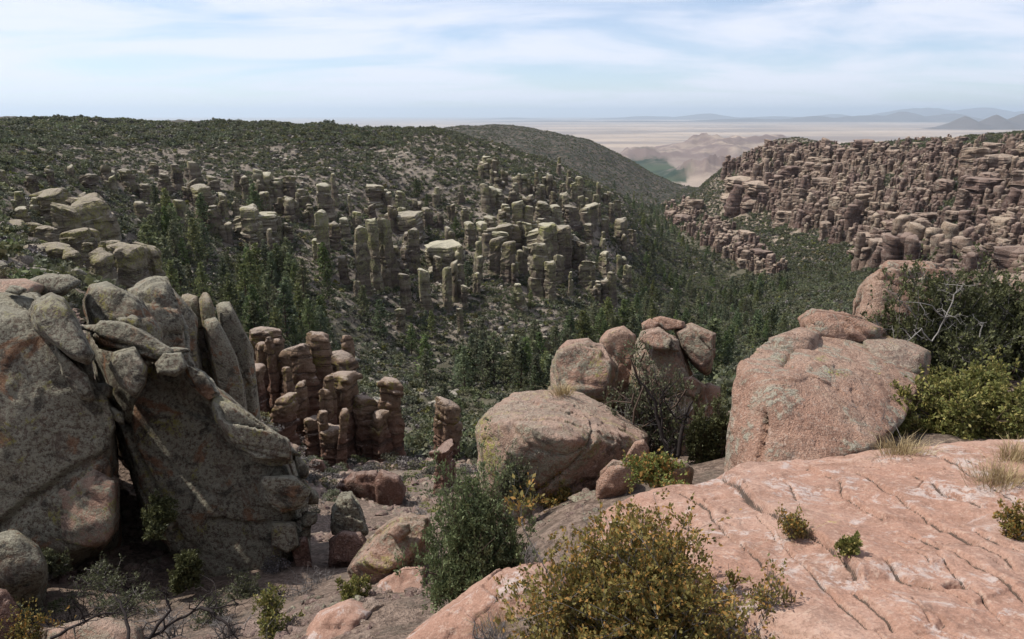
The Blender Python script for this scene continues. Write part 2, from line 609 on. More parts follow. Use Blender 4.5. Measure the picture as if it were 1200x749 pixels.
def tmat():
    t = NT('canyon_ground')
    geo = t.node('ShaderNodeNewGeometry')
    v = geo.outputs['Position']

    def attr(n):
        a = t.node('ShaderNodeAttribute')
        a.attribute_name = n
        return a.outputs['Fac']
    n1 = t.noise(v, 0.035, 6, 0.6, 0.5)
    n2 = t.noise(v, 0.22, 6, 0.65)
    n3 = t.noise(v, 1.6, 6, 0.7)
    n4 = t.noise(v, 9.0, 5, 0.7)
    soil = t.mix(t.ramp(n2, 0.4, 0.62), (0.115, 0.095, 0.075), (0.21, 0.175, 0.14))
    soil = t.mix(t.ramp(n1, 0.55, 0.7, 0, 0.7), soil, (0.24, 0.20, 0.165))
    soil = t.mix(t.ramp(n3, 0.52, 0.68, 0, 0.75), soil, (0.28, 0.25, 0.21))
    soil = t.mix(t.ramp(n3, 0.32, 0.46, 0.7, 0), soil, (0.055, 0.048, 0.038))
    soil = t.mix(t.ramp(n4, 0.5, 0.68, 0, 0.5), soil, (0.30, 0.26, 0.22))
    soil = t.mix(t.ramp(n4, 0.34, 0.46, 0.5, 0), soil, (0.07, 0.055, 0.045))
    warm = t.mix(t.ramp(n2, 0.42, 0.6), (0.14, 0.112, 0.083), (0.25, 0.20, 0.155))
    warm = t.mix(t.ramp(n3, 0.5, 0.7, 0, 0.6), warm, (0.36, 0.305, 0.245))
    col = t.mix(attr('warm'), soil, warm)
    litter = t.mix(n3, (0.035, 0.04, 0.022), (0.10, 0.09, 0.06))
    col = t.mix(attr('veg'), col, litter)
    near = t.mix(t.ramp(n4, 0.4, 0.6), (0.13, 0.09, 0.07), (0.29, 0.21, 0.165))
    near = t.mix(t.ramp(n3, 0.5, 0.62, 0, 0.7), near, (0.10, 0.075, 0.055))
    col = t.mix(attr('near'), col, near)
    # far slopes: scrub too small to tell apart
    vo = t.node('ShaderNodeTexVoronoi', Scale=0.10)
    t.l.new(v, vo.inputs['Vector'])
    spk = t.math('MULTIPLY', t.ramp(vo.outputs['Distance'], 0.42, 0.62, 1, 0), t.ramp(n1, 0.3, 0.5, 0.6, 1))
    dist = t.mix(t.ramp(n1, 0.4, 0.6), (0.06, 0.048, 0.038), (0.095, 0.076, 0.06))
    dist = t.mix(t.math('MULTIPLY', spk, 0.9), dist, (0.025, 0.03, 0.02))
    col = t.mix(attr('scrub'), col, dist)
    # grass plain with faint bands
    mp = t.node('ShaderNodeMapping')
    mp.inputs['Scale'].default_value = (0.00010, 0.00022, 0)
    mp.inputs['Rotation'].default_value = (0, 0, 0.2)
    t.l.new(v, mp.inputs[0])
    b1 = t.noise(mp.outputs[0], 1.6, 6, 0.6, 0.4)
    mp2 = t.node('ShaderNodeMapping')
    mp2.inputs['Scale'].default_value = (0.0016, 0.0022, 0)
    t.l.new(v, mp2.inputs[0])
    b2 = t.noise(mp2.outputs[0], 1.5, 7, 0.65, 0.3)
    pl = t.mix(t.ramp(b1, 0.40, 0.60), (0.19, 0.155, 0.135), (0.34, 0.27, 0.21))
    pl = t.mix(t.ramp(b2, 0.52, 0.66, 0, 0.65), pl, (0.14, 0.115, 0.10))
    pl = t.mix(t.ramp(b1, 0.60, 0.68, 0, 0.5), pl, (0.44, 0.35, 0.28))
    pl = t.mix(attr('wood'), pl, t.mix(t.ramp(b2, 0.35, 0.6), (0.018, 0.032, 0.022), (0.045, 0.062, 0.035)))
    pl = t.mix(t.math('MULTIPLY', attr('crag'), t.ramp(b2, 0.4, 0.55)), pl, (0.15, 0.115, 0.105))
    col = t.mix(attr('far'), col, pl)
    hgt = t.math('ADD', n3, t.math('MULTIPLY', n4, 0.4))
    principled(t, col, 0.95, hgt, 0.8, 0.5)
    return t.m


px_f, py_f = gPX.ravel(), gPY.ravel()
wobx = 18 * fbm(P0 / 40, 3, 77)
WARM_POLY = [(735, 560), (850, 330), (905, 320), (860, 292), (800, 262), (780, 236), (850, 190), (1500, 120), (1700, 900), (735, 900)]
VALLEY_POLY = [(640, 470), (560, 460), (470, 470), (470, 430), (600, 430), (700, 360), (755, 280), (745, 236), (778, 240), (805, 270), (870, 300), (930, 335), (900, 400), (800, 480)]
GULLY_POLY = [(165, 235), (215, 300), (300, 330), (370, 360), (430, 390), (540, 400), (640, 430), (620, 480), (480, 500), (300, 420), (190, 350), (165, 300)]
inw, inv = np.zeros(len(rr)), np.zeros(len(rr))
for jx, jy in ((0, 0), (22, 4), (-22, -4), (11, 9), (-11, -9), (12, -8), (-12, 8)):      # soft borders
    inw += in_poly(px_f + wobx + jx, py_f + wobx * 0.4 + jy, WARM_POLY) / 7
    inv += (in_poly(px_f + wobx + jx, py_f + wobx * 0.3 + jy, VALLEY_POLY) | in_poly(px_f + wobx + jx, py_f + wobx * 0.3 + jy, GULLY_POLY)) / 7
inw *= sstep(45, 80, rr)
inv *= sstep(90, 130, rr) * sstep(2400, 2000, rr)
x_, y_ = P0[:, 0], P0[:, 1]
wood = np.zeros(len(rr))
for wx, wy, sx, sy in ((*at(782, 212, 5200)[:2], 150, 420), (*at(768, 199, 6300)[:2], 170, 600), (*at(752, 191, 7300)[:2], 400, 300)):
    wood = np.maximum(wood, sstep(1.15, 0.9, np.hypot((x_ - wx) / sx, (y_ - wy) / sy) + 0.6 * fbm(P0 / 200, 5, 21, 0.6)))
T_ATTR = {'near': ('POINT', sstep(75, 25, rr) * 0.75), 'warm': ('POINT', inw * 0.8), 'veg': ('POINT', inv * 0.75),
          'scrub': ('POINT', sstep(800, 1250, rr) * (1 - far.ravel())), 'far': ('POINT', far.ravel()),
          'wood': ('POINT', wood), 'crag': ('POINT', np.clip((hill - 40) / 60, 0, 1))}
terrain = link('terrain', mesh_np('terrain', np.stack((gX.ravel(), gY.ravel(), gZ.ravel()), -1), TF[:, ::-1].copy(), tmat(), attrs=T_ATTR))
tag(terrain, kind='structure')

# ------------------------------------------------------------------ mountain ranges beyond the plain
mt = NT('far_mountain_rock')
g_ = mt.node('ShaderNodeNewGeometry')
principled(mt, mt.mix(mt.noise(g_.outputs['Position'], 0.0006, 6, 0.6), (0.06, 0.05, 0.045), (0.11, 0.09, 0.08)), 0.95)


def mountain_range(name, Y, spans, seed):
    """ranges with foothills, ridge height from peaks (px, row, half width px)"""
    pxs = np.linspace(380, 1420, 420)
    xs = (pxs - 600) / FPX * Y
    crest = np.zeros(len(xs))
    for px_, py_, w_ in spans:
        h = max(0.0, (at(px_, py_, Y)[2] - PLAIN_Z))
        crest = np.maximum(crest, h * np.exp(-np.abs((pxs - px_) / w_) ** 1.7))
    q = np.stack((xs / (Y * 0.035), np.zeros(len(xs)), np.zeros(len(xs))), -1)
    crest *= 1 + 0.28 * fbm(q, 5, seed)
    d = np.linspace(-1, 1, 41)
    prof = (1 - np.abs(d)) ** 0.9
    X, D = np.meshgrid(xs, d)
    Yg = Y + D * Y * 0.05
    Zg = PLAIN_Z - 15 + np.outer(prof, crest) * (1 + 0.35 * fbm(np.stack((X.ravel() / (Y * 0.012), D.ravel() * 5, 0 * X.ravel()), -1), 4, seed + 5).reshape(X.shape) * (1 - prof[:, None]))
    n_, m_ = X.shape
    ii = np.arange(n_ * m_).reshape(n_, m_)
    F = np.stack((ii[:-1, :-1], ii[:-1, 1:], ii[1:, 1:], ii[1:, :-1]), -1).reshape(-1, 4)
    o = link(name, mesh_np(name, np.stack((X.ravel(), Yg.ravel(), Zg.ravel()), -1), F, mt.m))
    tag(o, kind='structure')


mountain_range('mountain_range', 78000, [(470, 147, 30), (600, 138, 40), (660, 140, 35), (760, 136, 60), (815, 133, 40), (900, 136, 60), (960, 133, 40), (1060, 124, 60), (1120, 126, 60), (1200, 128, 60), (1300, 126, 60)], 5)
mountain_range('mountain_range', 52000, [(640, 141, 60), (740, 141, 50), (870, 139, 70), (940, 136, 40), (1000, 134, 50), (1040, 131, 30), (1090, 133, 40), (1200, 134, 50), (1300, 133, 60)], 9)
mountain_range('far_hills', 26000, [(1145, 133, 22), (1175, 132, 20), (1210, 133, 25), (1110, 137, 20), (1260, 136, 40)], 14)

# ------------------------------------------------------------------ air
hz = NT('haze_air')
pv = hz.node('ShaderNodeVolumePrincipled')
pv.inputs['Color'].default_value = (0.74, 0.87, 1.0, 1)
pv.inputs['Density'].default_value = 1.9e-5
pv.inputs['Anisotropy'].default_value = 0.25
hz.l.new(pv.outputs[0], hz.out.inputs['Volume'])
hb = bmesh.new()
bmesh.ops.create_cube(hb, size=1.0)
for v_ in hb.verts:
    v_.co = Vector((v_.co.x * 330000, v_.co.y * 330000, 1150 if v_.co.z > 0 else -560))
hme = bpy.data.meshes.new('haze')
hb.to_mesh(hme)
hme.materials.append(hz.m)
haze = link('haze', hme)
tag(haze, kind='stuff')

# ------------------------------------------------------------------ rock builders
def worley(P, seed):
    """nearest and second nearest cell distance and a value per cell"""
    I = np.floor(P).astype(np.int64)
    d1 = np.full(len(P), 9.0)
    d2 = np.full(len(P), 9.0)
    cid = np.zeros(len(P))
    fac = np.zeros(len(P))
    for dx in (-1, 0, 1):
        for dy in (-1, 0, 1):
            for dz in (-1, 0, 1):
                J = I + np.array((dx, dy, dz))
                o = [0.5 + 0.48 * _hash(J[:, 0], J[:, 1], J[:, 2], seed + k) for k in range(3)]
                d = np.sqrt((P[:, 0] - J[:, 0] - o[0]) ** 2 + (P[:, 1] - J[:, 1] - o[1]) ** 2 + (P[:, 2] - J[:, 2] - o[2]) ** 2)
                h = _hash(J[:, 0], J[:, 1], J[:, 2], seed + 9)
                nearer = d < d1
                d2 = np.where(nearer, d1, np.minimum(d2, d))
                cid = np.where(nearer, h, cid)
                sl = sum((P[:, k] - J[:, k] - o[k]) * _hash(J[:, 0], J[:, 1], J[:, 2], seed + 20 + k) for k in range(3))
                fac = np.where(nearer, sl, fac)
                d1 = np.where(nearer, d, d1)
    return d1, d2, cid, fac


_cs = {}


def cube_sphere(n):
    if n not in _cs:
        u = np.tan(np.linspace(-1, 1, n + 1) * math.pi / 4)
        V, F, off = {}, [], 0
        verts = []
        for ax in range(3):
            for sg in (-1, 1):
                a, b = np.meshgrid(u, u, indexing='ij')
                p = np.zeros((n + 1, n + 1, 3))
                p[..., ax] = sg
                p[..., (ax + 1) % 3] = a * sg
                p[..., (ax + 2) % 3] = b
                ii = np.arange((n + 1) ** 2).reshape(n + 1, n + 1) + off
                F.append(np.stack((ii[:-1, :-1], ii[1:, :-1], ii[1:, 1:], ii[:-1, 1:]), -1).reshape(-1, 4))
                verts.append(p.reshape(-1, 3))
                off += (n + 1) ** 2
        P = np.concatenate(verts)
        P /= np.linalg.norm(P, axis=1)[:, None]
        key = np.round(P * 1e5).astype(np.int64)
        _, first, inv = np.unique(key, axis=0, return_index=True, return_inverse=True)
        _cs[n] = (P[first], inv.ravel()[np.concatenate(F)])
    return _cs[n]


def hull_planes(pts):
    bm = bmesh.new()
    for p in pts:
        bm.verts.new(p)
    bmesh.ops.convex_hull(bm, input=bm.verts)
    bm.faces.ensure_lookup_table()
    bm.normal_update()
    c = np.mean(pts, axis=0)
    out = []
    for f in bm.faces:
        n = np.array(f.normal)
        if np.linalg.norm(n) < 0.5:
            continue
        d = float(n @ (np.array(f.verts[0].co) - c))
        if d < 0:
            n, d = -n, -d
        out.append((*n, max(d, 1e-3)))
    bm.free()
    return c, np.array(out)


def rock_surface(pts, n=48, seed=0, soft=100, rough=0.02, planes=26, bite=0.14, strata=0.0, sspace=0.2, sdir=(0.25, -0.1, 1),
                 cracks=0.02, joints=6, grain=1.0):
    """a broken block filling the hull of pts: flat fracture faces, joints and a grainy skin; sizes relative to the block"""
    pts = np.asarray(pts, float)
    c, pl = hull_planes(pts)
    jr = np.random.default_rng(seed + 500)
    n = max(5, int(n * 0.74)) if n > 12 else n
    D, F = cube_sphere(n)
    if planes:                    # fracture faces shaving the corners
        N = jr.normal(size=(planes, 3))
        N /= np.linalg.norm(N, axis=1)[:, None]
        sup = ((pts - c) @ N.T).max(0) * jr.uniform(1 - bite, 0.99, planes)
        pl = np.concatenate((pl, np.concatenate((N, sup[:, None]), 1)))
    m = np.maximum(D @ pl[:, :3].T, 0) / pl[:, 3]
    mx = m.max(1)
    r = 1 / (mx * ((m / mx[:, None]) ** soft).sum(1) ** (1.0 / soft))
    P = c + D * r[:, None]
    ext = pts.max(0) - pts.min(0)
    S = float(np.sort(ext)[1])
    q = P + seed * 13.7
    disp = S * rough * (fbm(q / (S * 0.5), 3, seed) + 0.5 * fbm(q / (S * 0.15), 3, seed + 3))
    # each side of a joint sits a little higher or lower, so edges stay crisp
    for j in range(joints if cracks else 0):
        nn = jr.normal(size=3)
        if j % 3 == 0:
            nn = np.array((0.2, -0.3, 1.0)) + 0.25 * nn
        nn /= np.linalg.norm(nn)
        pd = ((P - c) @ nn + S * 0.035 * fbm(q / (S * 0.4), 3, seed + 90 + j)) / S - jr.uniform(-0.4, 0.4)
        part = sstep(-0.12, 0.05, vnoise(q / (S * 0.6), seed + 130 + j))
        disp -= S * cracks * 1.6 * sstep(0.014, 0.003, np.abs(pd)) * part
        disp += S * cracks * jr.uniform(-1.1, 1.1) * np.where(pd > 0, 1.0, 0.0) * np.exp(-np.abs(pd) / 0.3) * part
    if strata:
        sd = np.array(sdir, float)
        sd /= np.linalg.norm(sd)
        s = (q @ sd + S * 0.06 * fbm(q / (S * 0.5), 3, seed + 7)) / (S * sspace)
        fr = s - np.floor(s)
        lay = _hash(np.floor(s).astype(np.int64), np.zeros(len(s), np.int64), np.zeros(len(s), np.int64), seed + 1)
        disp += S * strata * (0.9 * lay + 0.5 * (fr - 0.5)) - S * strata * 0.8 * sstep(0.10, 0.0, np.minimum(fr, 1 - fr))
    # flaked patches: a thin skin missing here and there with a sharp rim
    fl = fbm(q / (S * 0.22), 4, seed + 160, 0.6)
    disp -= S * 0.012 * grain * sstep(0.10, 0.14, fl) + S * 0.010 * grain * sstep(-0.22, -0.26, fl)
    disp += S * 0.008 * grain * fbm(q / (S * 0.045), 3, seed + 120, 0.65)
    return P + D * disp[:, None], F


def outline_pts(outline, Y, th, lean=0.0, front=0.86, back=0.92, sink=False):
    if len(outline[0]) == 3:      # corners given with their own distances
        pts = np.array([at(*p) for p in outline])
        lo = pts[pts[:, 2] < pts[:, 2].min() + 0.35 * (pts[:, 2].max() - pts[:, 2].min())].copy()
        lo[:, 2] = np.minimum(lo[:, 2], ground_z(lo[:, 0], lo[:, 1]) - 0.25)
        return np.concatenate((pts, lo))
    o = np.array(outline, float)
    c = o.mean(0)
    y0, y1 = o[:, 1].max(), o[:, 1].min()
    pts = []
    for px, py in o:
        t = (y0 - py) / max(1.0, y0 - y1)
        Ys = Y + lean * t
        pts.append(at(px, py, Ys))
        q = c + (np.array((px, py)) - c) * front
        pts.append(at(q[0], q[1], Ys - th / 2))
        q = c + (np.array((px, py)) - c) * back
        pts.append(at(q[0], q[1], Ys + th / 2))
    pts = np.array(pts)
    if sink:                      # bedded in the ground
        lo = pts[pts[:, 2] < pts[:, 2].min() + 0.45 * (pts[:, 2].max() - pts[:, 2].min())].copy()
        gz = ground_z(lo[:, 0], lo[:, 1])
        lo[:, 2] = np.minimum(lo[:, 2], gz - 0.25)
        pts = np.concatenate((pts, lo))
    return pts


def make_rock(name, outline, Y, th, mat, lean=0.0, parent=None, sink=False, **kw):
    """mesh object with its origin at the rock's foot"""
    P, F = rock_surface(outline_pts(outline, Y, th, lean, sink=sink), **kw)
    base = np.array((P[:, 0].mean(), P[:, 1].mean(), P[:, 2].min()))
    if parent:
        base = np.array(parent.location)
    me = mesh_np(name, P - base, F, mat)
    if parent:
        o = link(name, me, parent)
    else:
        o = link(name, me, loc=base)
    return o


M_pink = rock_mat('pink_rhyolite', (0.39, 0.23, 0.165), (0.44, 0.295, 0.22), lichen=(0.38, 0.37, 0.29), lichen_amt=0.36, yellow_amt=0.24, stain_amt=0.15, s=0.55, pale_amt=0.35)
M_slab = rock_mat('bare_pink_rhyolite', (0.275, 0.158, 0.115), (0.325, 0.212, 0.165), lichen=(0.37, 0.31, 0.285), lichen_amt=0.30, yellow_amt=0.04, stain_amt=0.08, s=0.5, pale_amt=0.35, pale=(0.40, 0.30, 0.24), mott=0.7, bump=0.35, soil_shade=True)
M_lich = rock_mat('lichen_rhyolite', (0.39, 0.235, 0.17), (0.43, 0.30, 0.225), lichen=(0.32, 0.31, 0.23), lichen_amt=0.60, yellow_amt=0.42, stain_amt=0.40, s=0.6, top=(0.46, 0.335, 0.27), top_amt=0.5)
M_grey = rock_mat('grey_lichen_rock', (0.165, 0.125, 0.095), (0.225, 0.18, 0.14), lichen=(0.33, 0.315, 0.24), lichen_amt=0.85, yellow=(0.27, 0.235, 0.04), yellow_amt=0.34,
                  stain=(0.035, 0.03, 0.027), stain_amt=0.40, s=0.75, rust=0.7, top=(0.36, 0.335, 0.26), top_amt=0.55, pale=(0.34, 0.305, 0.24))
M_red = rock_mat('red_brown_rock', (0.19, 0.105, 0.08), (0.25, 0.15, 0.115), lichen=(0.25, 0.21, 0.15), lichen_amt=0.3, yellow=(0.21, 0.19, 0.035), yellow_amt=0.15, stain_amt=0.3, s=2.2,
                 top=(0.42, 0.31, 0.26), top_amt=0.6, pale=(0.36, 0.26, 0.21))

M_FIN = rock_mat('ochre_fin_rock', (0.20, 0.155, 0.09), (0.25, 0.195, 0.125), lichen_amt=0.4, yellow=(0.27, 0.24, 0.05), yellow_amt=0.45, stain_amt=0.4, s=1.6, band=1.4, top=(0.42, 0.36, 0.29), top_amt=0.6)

# ------------------------------------------------------------------ rocks close to the view point
A = tag(link('rock_outcrop', None, loc=tuple(at(40, 680, 13))), 'massive dark grey lichen-covered outcrop with rounded face at the gully edge', 'rock')
kw = dict(cracks=0.012, rough=0.02, grain=0.45, planes=44, bite=0.13, joints=8)
make_rock('rock_face', [(-90, 335), (0, 333), (45, 342), (80, 392), (100, 432), (125, 466), (136, 500), (132, 545), (140, 590), (132, 640), (60, 690), (-90, 700)], 13.4, 5.0, M_grey, 1.6, A, n=110, seed=3, sink=True, **kw)
make_rock('cap_block', [(38, 354), (60, 343), (75, 349), (90, 372), (97, 395), (113, 418), (106, 430), (85, 422), (60, 402), (40, 387), (35, 370)], 11.9, 1.5, M_grey, 0.5, A, n=44, seed=4, **kw)
make_rock('cap_block', [(-50, 332), (0, 327), (30, 326), (58, 336), (40, 352), (-50, 352)], 15.2, 2.0, M_lich, 0.4, A, n=34, seed=5, **kw)
make_rock('cap_block', [(20, 332), (55, 321), (82, 321), (98, 330), (75, 347), (40, 347)], 16.2, 1.8, M_grey, 0.3, A, n=34, seed=6, **kw)
make_rock('foot_block', [(60, 560), (110, 540), (140, 560), (142, 620), (120, 650), (70, 640)], 12.2, 2.0, M_lich, 0.5, A, n=44, seed=8, cracks=0.03)

for i_, (ol_, Y_, th_) in enumerate((([(62, 402), (86, 424), (104, 440), (114, 472), (96, 470), (72, 440)], 12.0, 0.8), ([(100, 436), (127, 466), (137, 500), (128, 524), (106, 490)], 12.4, 0.8))):
    make_rock('ledge', ol_, Y_, th_, M_grey, 0.25, A, n=32, seed=100 + i_, **kw)

B = tag(link('rock_outcrop', None, loc=tuple(at(260, 690, 13))), 'slanting grey outcrop with pale ledges beside the dark cleft', 'rock')
kb = dict(cracks=0.016, rough=0.02, grain=0.5, planes=40, bite=0.13)
make_rock('rock_face', [(98, 392), (130, 378), (205, 412), (240, 452), (270, 474), (295, 505), (338, 530), (360, 580), (362, 640), (368, 710), (300, 730), (225, 715), (165, 610), (140, 520)], 13.8, 3.6, M_grey, 1.8, B, n=110, seed=12, strata=0.012, sspace=0.14, sdir=(0.5, -0.1, 0.8), **kb)
make_rock('ledge', [(98, 392), (114, 374), (145, 377), (166, 386), (186, 400), (206, 410), (216, 425), (190, 427), (150, 408), (115, 408)], 12.9, 1.3, M_grey, 0.4, B, n=44, seed=13, strata=0.05, sspace=0.3, **kb)
make_rock('ledge', [(130, 412), (158, 406), (174, 430), (172, 450), (160, 468), (140, 452), (128, 430)], 12.2, 1.2, M_grey, 0.3, B, n=36, seed=14, **kb)
make_rock('ledge', [(180, 426), (190, 411), (214, 412), (223, 430), (205, 442), (184, 439)], 12.3, 1.0, M_grey, 0.2, B, n=32, seed=15, **kb)
make_rock('ledge', [(246, 463), (262, 466), (285, 488), (312, 505), (338, 514), (348, 527), (346, 543), (320, 548), (298, 542), (268, 520), (252, 500)], 12.3, 1.3, M_grey, 0.3, B, n=50, seed=16, strata=0.06, sspace=0.25, **kb)
make_rock('ledge', [(302, 556), (345, 558), (367, 575), (360, 594), (330, 604), (306, 590)], 12.1, 1.2, M_grey, 0.2, B, n=36, seed=17, strata=0.05, sspace=0.3, **kb)
make_rock('ledge', [(316, 610), (346, 611), (352, 640), (338, 650), (318, 640)], 12.1, 0.8, M_grey, 0.1, B, n=26, seed=18, **kb)
make_rock('ledge', [(338, 630), (360, 625), (370, 680), (360, 690), (345, 665)], 12.4, 0.8, M_red, 0.1, B, n=26, seed=19, **kb)
make_rock('ledge', [(212, 420), (240, 436), (258, 462), (246, 472), (225, 452)], 12.8, 0.9, M_grey, 0.2, B, n=32, seed=20, strata=0.05, sspace=0.3, **kb)

# broken flakes along the crests of both outcrops
fr_ = np.random.default_rng(404)


def flakes(parent, line, Y0, Y1, count, seed):
    line = np.array(line, float)
    seg = np.linspace(0, len(line) - 1.001, count)
    for i_, u in enumerate(seg):
        k_ = int(u)
        c_ = line[k_] * (1 - (u - k_)) + line[k_ + 1] * (u - k_) + fr_.normal(0, 3, 2)
        d_ = line[k_ + 1] - line[k_]
        a_ = math.atan2(d_[1], d_[0]) + fr_.normal(0, 0.25)
        L_, T_ = fr_.uniform(12, 26), fr_.uniform(5, 10)
        ol = []
        for th_ in np.sort(fr_.uniform(0, 6.28, 7)):
            x_, y_ = L_ * math.cos(th_), T_ * math.sin(th_)
            ol.append((c_[0] + x_ * math.cos(a_) - y_ * math.sin(a_), c_[1] + x_ * math.sin(a_) + y_ * math.cos(a_)))
        if np.ptp([p[0] for p in ol]) < 8 or np.ptp([p[1] for p in ol]) < 5:
            continue
        make_rock('flake', ol, Y0 + (Y1 - Y0) * u / (len(line) - 1), 0.9, M_grey, 0.2, parent, n=20, seed=seed + i_, cracks=0.0, rough=0.03, planes=18, bite=0.2)


flakes(B, [(104, 384), (150, 384), (205, 412), (250, 464), (300, 504), (344, 532), (364, 585), (358, 640), (364, 690)], 13.2, 12.6, 22, 600)
flakes(A, [(-20, 336), (40, 345), (82, 398), (106, 440), (132, 480)], 13.6, 12.6, 8, 660)

# the stepped outcrop behind the slab
Hh = tag(link('rock_outcrop', None, loc=tuple(at(950, 548, 5.6))), 'large stepped pink outcrop with grey lichen streaks behind the cracked slab', 'rock')
kh = dict(cracks=0.014, rough=0.02, grain=0.6, planes=30, bite=0.10, joints=4)
make_rock('block', [(853, 532, 5.6), (858, 452, 6.1), (866, 420, 6.4), (880, 555, 5.1), (950, 550, 4.95), (1020, 522, 5.2), (1062, 492, 5.8), (893, 398, 7.0), (940, 381, 7.8), (1000, 379, 8.2), (1060, 398, 8.0), (1090, 428, 7.2),
                    (876, 440, 6.0), (905, 448, 5.7), (960, 440, 5.9)], 5.75, 1.1, M_pink, 1.0, Hh, n=100, seed=51, cracks=0.022, rough=0.02, grain=0.6, planes=14, bite=0.05, joints=6)
make_rock('block', [(1004, 392), (1060, 396), (1093, 412), (1090, 436), (1050, 440), (1012, 420)], 7.4, 1.3, M_lich, 0.5, Hh, n=44, seed=53, sink=True, **kh)
make_rock('block', [(900, 398), (938, 384), (962, 392), (950, 408), (912, 412)], 7.2, 1.0, M_pink, 0.4, Hh, n=36, seed=55, sink=True, **kh)

